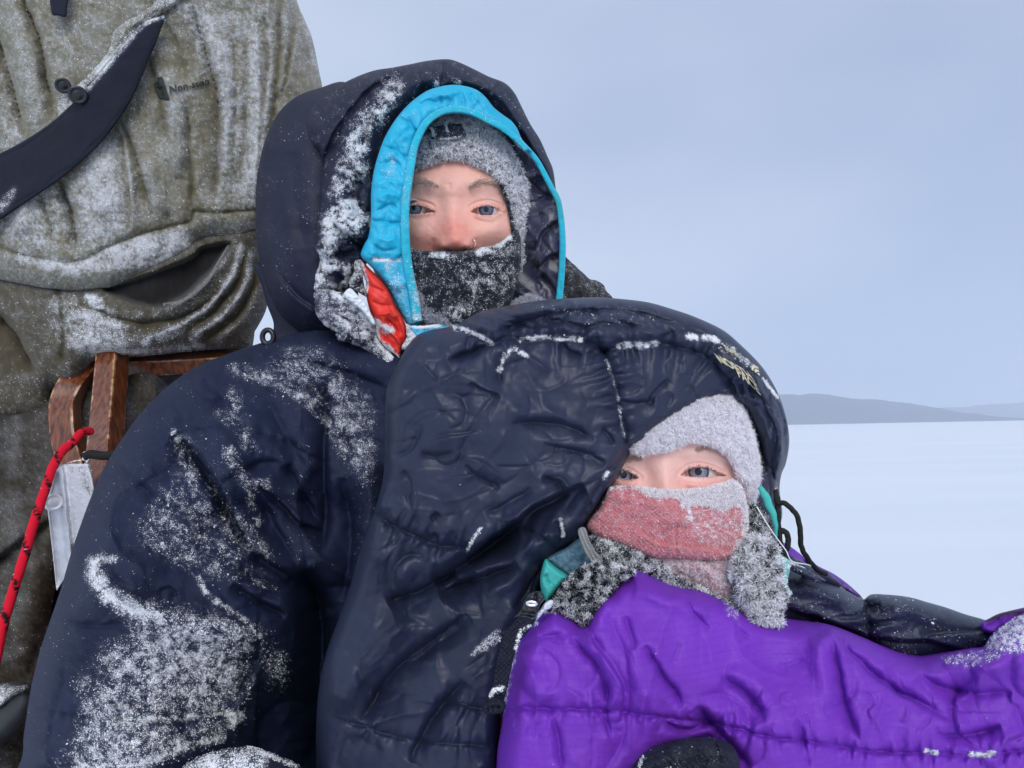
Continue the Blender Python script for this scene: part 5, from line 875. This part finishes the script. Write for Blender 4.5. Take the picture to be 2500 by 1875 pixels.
uf = [('s', O(1262,1350, 1290,1400, 1330,1450, 1345,1500, 1340,1560), 7, 14), ('v', G(400,420, 480,500, 530,580, 550,680), 6, 9), ('v', G(620,330, 640,400, 660,470), 3, 10), ('v', G(700,450, 760,560, 820,640, 850,700), 5, 10), ('r', G(560,260, 500,340, 480,430), 4, 14), ('r', G(650,230, 780,260, 950,330), 3, 18),
      ('s', G(1440,375, 1500,470, 1590,560, 1700,640, 1820,700, 1930,770), 10, 16), ('v', G(1460,400, 1520,500, 1620,590, 1760,670, 1900,750), 7, 12), ('v', G(1440,420, 1470,540, 1500,680, 1560,850), 5, 12), ('r', G(1400,400, 1400,520, 1440,700), 4, 18), ('v', G(1790,560, 1900,620, 2050,640, 2160,640), 5, 14), ('v', G(1850,810, 1980,810, 2120,770), 6, 12), ('r', G(2000,560, 2120,520, 2250,500), 4, 20), ('s', G(2212,800, 2140,840, 2100,950), 6, 14),
      ('v', G(1000,580, 1080,620, 1150,690, 1170,760), 5, 12), ('r', G(1020,550, 1120,590, 1200,680), 3, 16), ('v', G(900,700, 1050,860, 1120,942), 9, 16), ('v', G(760,750, 860,790, 930,760), 6, 10), ('v', G(720,900, 820,860, 900,830, 1000,820), 10, 22), ('v', G(1300,740, 1340,860, 1350,960), 3, 14), ('r', G(200,560, 280,600, 300,680), 3, 22),
      ('c', G(60,715, 140,703, 260,703, 400,710, 540,712, 640,722, 740,735, 850,755, 930,755), 3.2, 7), ('c', G(930,755, 1000,770, 1090,790, 1200,820, 1330,835, 1450,850, 1570,870, 1700,880, 1850,880, 2000,895, 2100,885, 2250,870, 2450,850), 3.6, 7),
      ('v', G(545,580, 550,650, 540,720, 560,820), 4, 9), ('v', G(330,740, 350,820, 370,942), 4, 12), ('v', G(160,480, 260,430, 380,400), 2.5, 10), ('v', G(860,260, 900,330, 960,390), 2.5, 8), ('v', G(1040,300, 1070,380, 1120,430), 2.5, 8), ('n', 3., 150, 70, 2.2, 4), ('k', 55, .9, 70, 35, 110, 7, 3, (1200, 1450, 2500, 1875)), ('k', 18, 2.6, 62, 22, 330, 20, 13, (1200, 1450, 2500, 1800)), ('k', 60, .9, 88, 20, 46, 5, 9, (1200, 1700, 2500, 1790)), ('g', 1., 120), ('b', (2480, 1640), 10, 140, 80)]
puff('coat', pur, pur_d, R=60, T=.045, thick=.09, step=3.2, mat=M['purple'], thing=ch, amp=1.6, feats=uf, label='purple quilted coat',
     frost=[('a', .035), ('l', Fz(395,1225, 560,1250, 700,1320, 800,1352), .5, 4), ('l', Fz(1180,1492, 1280,1532, 1400,1550), .9, 6), ('p', Fz(1060,1400, 1150,1450, 1150,1560, 1090,1530), .42, 9), ('p', G(2060,440, 2110,370, 2212,300, 2230,460, 2150,480, 2080,470), .62, 12), ('p', G(1880,500, 2060,470, 2120,500, 1980,540), .35, 10), ('l', G(1820,875, 1860,882), 1.2, 4), ('l', G(2000,888, 2060,890, 2090,878), 1.2, 4.5), ('p', G(1150,320, 1240,330, 1240,350, 1180,360), .7, 5), ('l', I(330,1480, 500,700, 520,620, 700,520), .5, 5), ('l', I(800,400, 900,390, 1090,470, 1200,540), .8, 5)],
     fnoise=(14, .6), grit=(5000, .00036), key='coat')
# jacket over the child: huge hood with quilted dome, side falling to the lower left
jk = O(835,845, 845,815, 862,780, 882,745, 905,722, 935,712, 960,708, 985,702, 1010,688, 1045,672, 1100,660, 1160,650, 1220,645, 1290,642, 1345,646, 1400,653, 1450,667, 1500,684, 1560,712, 1600,745, 1640,785, 1665,820, 1685,860, 1700,910, 1705,955, 1698,1000, 1688,1025, 1684,1060, 1690,1110, 1680,1140, 1668,1080, 1655,1020, 1642,960, 1622,905, 1605,880, 1585,868, 1560,868, 1530,876, 1490,893, 1455,915, 1420,935, 1405,942) + Fz(640,432, 560,474, 500,508, 468,560, 436,622, 428,655, 380,720, 320,790, 270,870, 215,950, 180,1010, 130,1075) + O(1205,1195, 1180,1225, 1165,1250, 1150,1300, 1130,1340, 1105,1390, 1090,1450, 1082,1520, 1078,1600, 1080,1700, 1085,2000, 690,2000, 683,1659, 683,1560, 690,1480, 705,1410, 730,1340, 755,1270, 775,1200, 795,1140, 815,1085, 828,1030, 832,970, 832,900)
jk_d = [(1150, 1000, .405), (1000, 900, .425), (1300, 780, .44), (1600, 780, .455), (1500, 950, .43), (1750, 900, .455), (1880, 1000, .475), (1900, 1200, .48), (1350, 1250, .420), (1420, 1150, .425), (1100, 1250, .425), (950, 1500, .445), (850, 1800, .455), (1100, 1800, .43), (1250, 1450, .43), (1600, 1000, .435), (1800, 1000, .455)]
jf = [('c', E(640,210, 740,250, 830,290, 900,262, 1000,268, 1100,262, 1200,258, 1280,268, 1340,290, 1400,320), 4.5, 10), ('c', E(1400,320, 1500,300, 1600,292, 1720,300, 1850,330, 1960,400, 2050,520), 4.5, 10), ('c', E(1400,330, 1440,440, 1465,560, 1480,640, 1500,720, 1505,790), 5, 12),
      ('c', E(230,1150, 320,1200, 420,1250, 520,1295, 610,1315, 700,1330), 5, 11), ('c', E(940,1205, 1020,1235, 1080,1265, 1140,1310), 4.5, 9), ('s', E(700,1390, 790,1300, 880,1240, 950,1190, 1060,1110, 1180,1045, 1290,990), -20, 20), ('v', E(540,1500, 700,1400, 850,1290, 950,1220), 20, 20), ('R', E(740,1440, 900,1400, 1000,1330, 1090,1260), 10, 20),
      ('v', E(560,1560, 700,1500, 860,1440, 960,1400), 14, 16), ('v', E(950,1640, 1010,1540, 1060,1440, 1110,1380), 13, 14), ('v', X(880, 1760, 960, 1640, 1060, 1560, 1140, 1500), 12, 16), ('R', X(840, 1700, 900, 1600, 1000, 1520), 8, 24), ('v', X(1000, 1860, 1050, 1760, 1130, 1660), 10, 14), ('r', E(800,1560, 930,1480, 1040,1400), 5, 14), ('v', E(300,1600, 500,1520, 640,1440), 13, 18), ('r', E(200,1290, 330,1420, 420,1500), 5, 28), ('v', E(160,1250, 120,1400, 60,1600), 4, 18),
      ('v', E(610,370, 720,330, 830,290), 8, 10), ('r', E(470,385, 520,440, 555,480), 3, 6), ('r', E(555,480, 620,450, 690,420), 2.2, 5), ('s', E(720,480, 800,520, 880,550), -4, 9), ('r', E(880,400, 960,320, 1000,300), 2.5, 8), ('r', E(960,320, 1060,380, 1130,430), 3, 10), ('v', E(900,340, 870,420, 880,500), 4, 10), ('v', E(1180,270, 1220,320, 1290,350), 4, 8),
      ('v', E(930,700, 1060,690, 1180,700, 1280,730, 1350,780), 5, 12), ('r', E(900,640, 1050,640, 1200,660), 2.5, 16), ('s', E(520,770, 620,760, 720,740, 770,730), 3, 8), ('v', E(470,840, 540,860, 640,840), 3, 9), ('v', E(700,900, 760,960, 870,1020), 4, 8), ('r', E(690,860, 800,900, 900,990), 2.5, 12), ('v', E(380,930, 420,1000, 400,1100), 3, 12), ('r', E(330,1000, 280,1080, 270,1140), 3, 8), ('v', E(520,1180, 560,1140), 4, 6), ('v', E(540,1250, 560,1300), 4, 6), ('v', E(480,700, 420,830, 320,850), 3, 10),
      ('v', E(1090,960, 1150,990, 1210,1050), 5, 10), ('r', E(1130,960, 1190,980, 1230,1030), 4, 8), ('v', E(800,1150, 900,1100, 1030,1020), 3, 10), ('v', E(1090,800, 1200,820, 1330,850, 1410,900), 4, 12), ('v', E(1390,720, 1430,760, 1440,800), 3, 8), ('v', E(1150,1180, 1180,1240, 1170,1310), 4, 6), ('r', E(1120,1290, 1150,1240, 1200,1200), 3, 6),
      ('s', Fz(1170,230, 1210,300, 1250,400, 1300,500, 1330,620, 1345,760, 1365,900), -5, 10), ('v', Fz(1230,100, 1300,200, 1370,350, 1390,500, 1370,640, 1380,760), 5, 8), ('r', Fz(1300,130, 1370,260, 1420,400, 1430,560, 1400,700), 4, 8), ('v', Fz(1340,120, 1420,280, 1450,440, 1440,600), 4, 7), ('r', Fz(1190,160, 1180,230, 1220,280), 3, 6), ('v', Fz(1090,60, 1130,130, 1110,190), 3, 6), ('v', Fz(1170,90, 1190,160), 3, 5), ('v', Fz(1240,100, 1250,190), 3, 5), ('r', Fz(1130,100, 1160,160, 1140,200), 2.5, 5),
      ('R', Fz(200,960, 300,800, 400,640, 480,560, 560,500, 700,420, 850,320, 1000,240, 1100,215, 1160,240), 3, 8), ('V', Fz(190,910, 290,740, 400,560, 520,460, 700,370, 850,280, 1000,200, 1110,180), 2.2, 5), ('v', Fz(590,220, 660,120, 720,60), 4, 8), ('v', Fz(400,200, 520,210, 640,200), 3, 9), ('v', Fz(750,150, 700,300), 2, 12),
      ('v', E(760,130, 860,110, 960,100), 4, 9), ('v', E(840,240, 960,190, 1080,150, 1200,130, 1400,120), 6, 11), ('v', E(1020,180, 1160,170, 1300,200, 1400,190, 1600,200), 4, 9), ('r', E(900,150, 1000,130, 1200,90), 4, 12), ('v', E(1280,130, 1500,120, 1800,190), 4, 10), ('r', E(1300,220, 1500,240, 1700,240), 3, 14),
      ('c', I(-350,1380, -100,1395, 100,1440), 3, 8), ('c', O(760,1560, 850,1590, 950,1605, 1060,1610), 3, 8), ('v', I(-700,1000, -300,700, 0,500), 5, 18), ('n', 3., 110, 55, 2.2, 6), ('k', 60, 1.1, -28, 22, 150, 7, 3, (950, 730, 1560, 1400)), ('k', 40, 1.2, -50, 22, 160, 8, 4, (780, 1250, 1250, 1875)), ('k', 60, 1.2, 95, 25, 60, 5, 5, (1560, 740, 1920, 1100)), ('k', 36, 2.2, 75, 14, 150, 7, 15, (1800, 860, 1930, 1240)), ('k', 30, 2., 20, 14, 170, 9, 25, (1150, 735, 1800, 830)), ('k', 22, 3.2, 115, 25, 260, 18, 14, (780, 1250, 1250, 1875)), ('k', 22, 2.2, -32, 25, 260, 18, 24, (950, 800, 1560, 1400)), ('g', 1.2, 140)]
puff('hooded_jacket', jk, jk_d, R=42, T=.030, thick=.08, step=3, mat=M['slate'], thing=ch, amp=1.35, feats=jf, label='black down jacket pulled over the head',
     frost=[('a', .03), ('l', E(640,210, 700,220, 780,255, 830,290), .8, 4), ('l', E(980,270, 1040,262, 1120,255), 1., 4), ('l', E(1150,262, 1240,262, 1280,268), 1., 4), ('l', E(870,420, 900,350, 940,310), .6, 5), ('l', E(950,320, 1010,350), .7, 4), ('l', E(1480,300, 1560,290, 1600,300, 1659,285), 1.1, 5), ('l', E(1410,370, 1460,520, 1480,640, 1500,760), .40, 3), ('l', Hz(0,180, 150,200), 1.1, 5), ('l', Hz(330,205, 450,220, 590,270), 1.1, 5),
            ('l', Fz(510,500, 545,465), 1., 4), ('l', Fz(850,270, 940,240), .9, 4), ('l', Fz(320,680, 340,650), .9, 4), ('l', Hz(1530,1030, 1700,1280, 1830,1450), .9, 3), ('l', E(1180,1180, 1190,1260), .7, 3), ('l', E(710,1330, 740,1270, 780,1220), .6, 3), ('p', I(0,850, 200,650, 350,600, 300,720, 100,850), .45, 8), ('p', Hz(600,400, 900,420, 1250,700, 1420,880, 1300,860, 1000,640, 700,480), .5, 6), ('p', Hz(640,290, 900,370, 1000,480, 800,420), .4, 5), ('p', E(1000,80, 1600,120, 1659,200, 1300,200), .14, 30), ('l', Fz(1370,720, 1385,780), 1., 4)],
     fnoise=(14, .7), grit=(8000, .00036), key='jacket')
# crest logo stitched on the hood (three lines of lettering and the half dome)
def logo_text(s, o, xd, yd, nat, bend=0.):
    def mf(x, y):
        t = x / nat; k = y / .70; return 1680 + (o[0] + t * xd[0] + (1 - k) * yd[0]) / 8.296, 800 + (o[1] + t * xd[1] + (1 - k) * yd[1] + bend * t * t) / 8.296
    text_on('logo_lettering', s, 'jacket', mf, M['logo'], ch, None, lift=.0032, bold=.022, thick=.0007)
logo_text('THE', (650, 300), (330, 190), (110, 150), 1.87); logo_text('NORTH', (500, 500), (700, 330), (150, 200), 3.45, 60); logo_text('FACE', (935, 775), (480, 300), (80, 210), 2.45, 110)
def on_logo(x, y): return 1680 + (1000 + x * 420 + y * 60) / 8.296, 800 + (420 + x * 330 + y * 300) / 8.296
def arcs():
    out = []
    for k, r in enumerate((1.0, .66, .34)):
        th = np.linspace(math.pi * .5, math.pi, 14); ro, ri = r, r - .24
        outer = [(.98 - 0 + ro * .42 * math.cos(t), .12 - ro * .62 * math.sin(t) + .0) for t in th]; inner = [(.98 + ri * .42 * math.cos(t), .12 - ri * .62 * math.sin(t)) for t in th[::-1]]
        out.append([tuple(on_logo(x, y + .7)) for x, y in outer + inner])
    return out
for pl in arcs(): puff('logo_dome', pl, lambda u, v: zat('jacket', u, v) - .0022, R=1.5, T=.0003, thick=.0006, step=1., mat=M['logo'], thing=ch, smooth_outline=False, frost=[('a', .45)], key='dome')
puff('jacket_lining', Fz(1000,120, 1120,120, 1230,180, 1300,300, 1350,430, 1390,560, 1400,700, 1395,820, 1390,960, 1330,1000, 1230,960, 1150,700, 1050,400, 960,220), .480, R=14, T=.010, thick=.03, step=3, mat=M['lining'], thing=ch, feats=[('v', Fz(1200,250, 1290,420, 1330,650), 5, 10), ('n', 4, 50, 100, 2)])
# strips and lining glimpsed under the jacket
puff('jacket_lining', G(298,105, 320,122, 345,142, 390,178, 360,215, 322,262, 302,278, 284,245, 276,190, 284,140), .418, R=14, T=.010, thick=.02, step=2.4, mat=M['mint'], thing=ch, feats=[('v', I(800,0, 840,120), 2, 6), ('n', 1.5, 30, 60, 2)], label='mint green lining')
puff('jacket_lining', G(300,110, 330,85, 380,60, 420,30, 450,20, 480,80, 500,130, 460,170, 400,190, 360,160), .436, R=14, T=.010, thick=.02, step=2.4, mat=M['bluegrey'], thing=ch, feats=[('n', 2, 30, 60, 2), ('g', 1, 20)], label='pale blue grey lining')
puff('elastic_band', Fz(155,1010, 200,990, 225,1060, 260,1130, 300,1180, 290,1230, 235,1205, 190,1130), .420, R=4, T=.002, thick=.004, step=1.6, mat=M['zipgrey'], thing=ch, feats=[('V', Fz(170,1010, 205,1110, 260,1200), .7, 1.6), ('V', Fz(188,1000, 225,1100, 280,1200), .7, 1.6)], frost=[('l', Fz(180,1005, 215,1105, 270,1200), .5, 1.5)])
tube('mint_piping', [(x, y, z) for (x, y), z in zip(Fz(1285,740, 1320,790, 1350,850, 1375,920, 1390,990, 1395,1060), (.452, .450, .448, .446, .446, .446))], [.0014, .0024, .0024, .0018, .0012, .0010], M['mint'], ch, flat=.6, wob=.001)
puff('jacket_lining', Fz(1410,1180, 1440,1175, 1475,1210, 1470,1280, 1460,1350, 1490,1400, 1460,1420, 1425,1380, 1430,1280), .430, R=6, T=.004, thick=.006, step=2, mat=M['mint'], thing=ch, frost=[('a', .55)], feats=[('n', 2, 14, 60, 1.5)], grit=(500, .0004), label='torn mint piping')
# zip puller strap
def webbing(name, pts, w, d, m, **k): return puff(name, strip(pts, *w), d, R=3.5, T=.0012, thick=.003, step=2, mat=m, thing=ch, smooth_outline=False, **k)
webbing('zip_strap', I(610,440, 540,560, 440,680, 380,850, 340,1020, 310,1200, 270,1330, 245,1420), (44, 34), .390, M['strap'], feats=[('v', I(200,1290, 330,1310), 1.5, 4), ('g', 1.2, 50)], frost=[('l', I(200,1295, 250,1255, 330,1230), .9, 5), ('l', I(480,800, 530,620, 620,560), .55, 4)], grit=(500, .0004), key='zipstrap')
puff('zip_slider', I(450,470, 520,400, 560,310, 590,250, 620,210, 660,190, 720,185, 765,210, 780,270, 740,330, 710,400, 690,460, 660,500, 600,480, 520,470), .389, R=5, T=.003, thick=.006, step=1.6, mat=M['plastic'], thing=ch, feats=[('V', I(520,440, 690,455), 1.2, 1.5), ('V', I(545,405, 690,415), 1.2, 1.5), ('V', I(640,200, 610,290), 1.2, 2), ('V', I(700,200, 690,300), 1.2, 2), ('g', .5, 8)], frost=[('a', .1), ('l', I(560,520, 680,480), .6, 2)])
tube('zip_rivet', [(x, y, .3865) for x, y in I(600,310, 640,300, 685,310, 690,335, 640,340, 605,330)], .0009, M['silver'], ch, closed=True, seg=8)
tube('webbing_loop', [(x, y, .388) for x, y in I(160,1420, 200,1385, 270,1375, 325,1395, 310,1440, 230,1455, 175,1450)], .0022, M['strap'], ch, closed=True, flat=2.)
puff('snow_clump', I(700,430, 740,380, 790,310, 850,280, 880,300, 850,370, 790,400, 740,460, 690,500), .396, R=5, T=.004, thick=.01, step=1.8, mat=M['snow'], thing=ch, feats=[('g', 2, 7)])
# coat sleeve and dark puffy arm at right, purple behind
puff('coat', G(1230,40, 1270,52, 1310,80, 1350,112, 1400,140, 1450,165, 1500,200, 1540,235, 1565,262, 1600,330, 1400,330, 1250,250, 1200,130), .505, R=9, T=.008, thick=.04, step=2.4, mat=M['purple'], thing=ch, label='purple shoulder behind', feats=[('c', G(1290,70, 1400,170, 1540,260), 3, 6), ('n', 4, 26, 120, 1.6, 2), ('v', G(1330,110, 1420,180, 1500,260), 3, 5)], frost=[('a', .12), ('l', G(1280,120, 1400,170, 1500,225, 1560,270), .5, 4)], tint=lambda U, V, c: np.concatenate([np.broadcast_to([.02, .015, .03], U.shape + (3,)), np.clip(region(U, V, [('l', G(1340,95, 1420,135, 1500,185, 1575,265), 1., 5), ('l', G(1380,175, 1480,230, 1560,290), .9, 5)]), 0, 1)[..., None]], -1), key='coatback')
puff('coat', G(2040,362, 2070,345, 2110,325, 2160,312, 2212,300, 2300,280, 2420,260, 2420,420, 2200,420, 2060,400), .445, R=9, T=.008, thick=.03, step=3, mat=M['purple'], thing=ch, label='purple cuff at the frame edge', feats=[('n', 3, 40, 120, 1.6, 2)], tint=lambda U, V, c: np.concatenate([np.broadcast_to([.03, .012, .03], U.shape + (3,)), np.clip(region(U, V, [('l', G(2070,350, 2140,325, 2230,318), 1., 6)]), 0, 1)[..., None]], -1))
sl = G(1200,160, 1250,150, 1320,158, 1400,185, 1470,215, 1530,248, 1568,268, 1600,248, 1660,248, 1750,258, 1830,280, 1900,300, 1980,328, 2050,348, 2120,378, 2150,400, 2150,450, 2060,500, 1900,520, 1700,520, 1500,440, 1300,380, 1180,340)
puff('jacket_sleeve', sl, [(1950, 1430, .462), (2200, 1500, .455), (2450, 1550, .45)], R=55, T=.036, thick=.05, step=3, mat=M['slate'], thing=ch, label='shiny black puffy sleeve',
     feats=[('c', G(1570,262, 1585,310, 1590,370, 1600,440), 6, 12), ('s', G(1230,300, 1330,320, 1440,360, 1560,400, 1700,430, 1850,440, 1980,480), -7, 14), ('v', G(1240,290, 1340,330, 1460,380), 5, 9), ('s', G(2120,385, 2000,400, 1880,410, 1800,430), -4, 10), ('v', G(1580,300, 1640,290), 3, 7), ('r', G(1300,190, 1420,230, 1520,290), 4, 14), ('r', G(1640,290, 1760,300, 1900,340), 4, 16), ('n', 2.2, 70, 20, 2.4, 2), ('n', 1., 26, 100, 2, 4)], frost=[('a', .08), ('l', G(1280,150, 1400,180, 1500,220), .35, 4)], grit=(700, .00036), key='sleeve')
tube('collar_roll', [(x, y, z) for (x, y), z in zip(G(1262,110, 1300,135, 1360,160, 1420,180, 1470,205), (.462, .468, .475, .482, .49))], [.0035, .0045, .004, .0035, .002], M['lining'], ch, wob=.001)
# draw cords
tube('draw_cord', [(x, y, z) for (x, y), z in zip(Fz(1385,760, 1400,830, 1440,838, 1490,875, 1525,930, 1540,1000, 1543,1080, 1560,1140, 1600,1200, 1650,1255, 1700,1280), (.455, .45, .448, .446, .445, .446, .448, .45, .455, .462, .47))], .0016, M['cord'], ch, wob=.0006, sub=8)
tube('draw_cord', [(x, y, z) for (x, y), z in zip(Fz(1398,800, 1402,880, 1405,960, 1410,1040, 1420,1110, 1440,1160), (.453, .45, .448, .446,   .445, .444))], .0017, M['cord'], ch, wob=.0006)
tube('draw_cord', [(x, y, z) for (x, y), z in zip(Fz(1405,1030, 1430,1010, 1455,1025, 1466,1070, 1458,1120, 1440,1150, 1445,1190), (.447, .446, .445, .445, .445, .446, .45))], .0017, M['cord'], ch, wob=.0004, sub=8)
tube('loose_thread', [(x, y, z) for (x, y), z in zip(Fz(1270,860, 1330,960, 1390,1050, 1450,1130, 1490,1200, 1600,1225, 1700,1270), (.435, .436, .437, .438, .44, .455, .47))], .00035, M['snowgrain'], ch, seg=6)
puff('jacket_hem', Fz(1370,1050, 1400,1080, 1440,1170, 1500,1210, 1600,1260, 1700,1320, 1640,1330, 1520,1270, 1450,1230, 1400,1180, 1370,1120), .440, R=7, T=.005, thick=.012, step=2.2, mat=M['slate'], thing=ch, feats=[('n', 2, 20, 60, 1.8)], frost=[('l', Fz(1470,1205, 1560,1225, 1660,1270), .5, 4), ('a', .1)], grit=(300, .0004))
# mitten at the bottom edge
mit = Thing('mitten', 'dark mitten tip poking up in front of the purple coat at the bottom edge', 'mitten', tuple(Pt(1680, 2000, .36)))
puff('mitten_shell', X(1500, 2000, 1530, 1900, 1560, 1850, 1600, 1822, 1650, 1806, 1700, 1800, 1750, 1802, 1785, 1818, 1803, 1850, 1812, 1900, 1820, 2000, 1800, 2150, 1520, 2150), .352, R=48, T=.022, thick=.04, step=2.6, mat=M['strap'], thing=mit, feats=[('c', X(1600, 1875, 1680, 1858, 1770, 1850), 1.6, 6), ('n', 1.6, 50, 30, 2), ('v', X(1745, 1810, 1755, 1840), 2, 4), ('g', 1., 30)], frost=[('a', .1), ('l', X(1570, 1850, 1560, 1870), .7, 4)], grit=(200, .0004))
puff('thumb', X(1440, 2150, 1470, 2000, 1510, 1930, 1550, 1900, 1590, 1915, 1600, 1980, 1580, 2150), .350, R=30, T=.016, thick=.03, step=3, mat=M['strap'], thing=mit, feats=[('n', 1.5, 40, 30, 2)])

# ------------------------------------------------------------------ haze: frozen mist over the lake
def haze():
    m = bpy.data.materials.new('haze'); m.use_nodes = True; t = m.node_tree; t.nodes.clear(); o = t.nodes.new('ShaderNodeOutputMaterial'); v = t.nodes.new('ShaderNodeVolumePrincipled')
    v.inputs['Color'].default_value = (.77, .86, 1., 1); v.inputs['Density'].default_value = .0006; t.links.new(v.outputs[0], o.inputs['Volume'])
    x, y, z0, z1 = 5100, 5100, -6, 190
    vs = np.array([[sx * x, sy * y, z] for z in (z0, z1) for sx, sy in ((-1, -1), (1, -1), (1, 1), (-1, 1))], float)
    fs = np.array([[3, 2, 1, 0], [4, 5, 6, 7], [0, 1, 5, 4], [1, 2, 6, 5], [2, 3, 7, 6], [3, 0, 4, 7]])
    ob = link_mesh('haze', vs, [fs], m, smooth=False); ob['kind'] = 'stuff'
haze()

# small pieces hang off the part they belong to
for thing_, kids in ((mus, dict(chest_lettering='anorak', chest_emblem='anorak', placket='anorak', snap_button='anorak', collar_tab='anorak', zipper='anorak_pocket')),
                     (wo_, dict(hat_patch='hat', hood_trim='inner_hood', nose_ring='body', eyebrow='body', eyelashes='body', eye='body', snow_ridge='lapel')),
                     (ch, dict(logo_lettering='hooded_jacket', logo_dome='hooded_jacket', draw_cord='hooded_jacket', eyebrow='body', eyelashes='body', eye='body', zip_rivet='zip_slider', webbing_loop='zip_strap')),
                     (sled, dict(bolt='bracket', rime='bracket'))):
    ks = {}
    for c in thing_.o.children: ks.setdefault(c.name.split('.')[0], []).append(c)
    for k, pn in kids.items():
        for c in ks.get(k, []): c.parent = ks[pn][0]
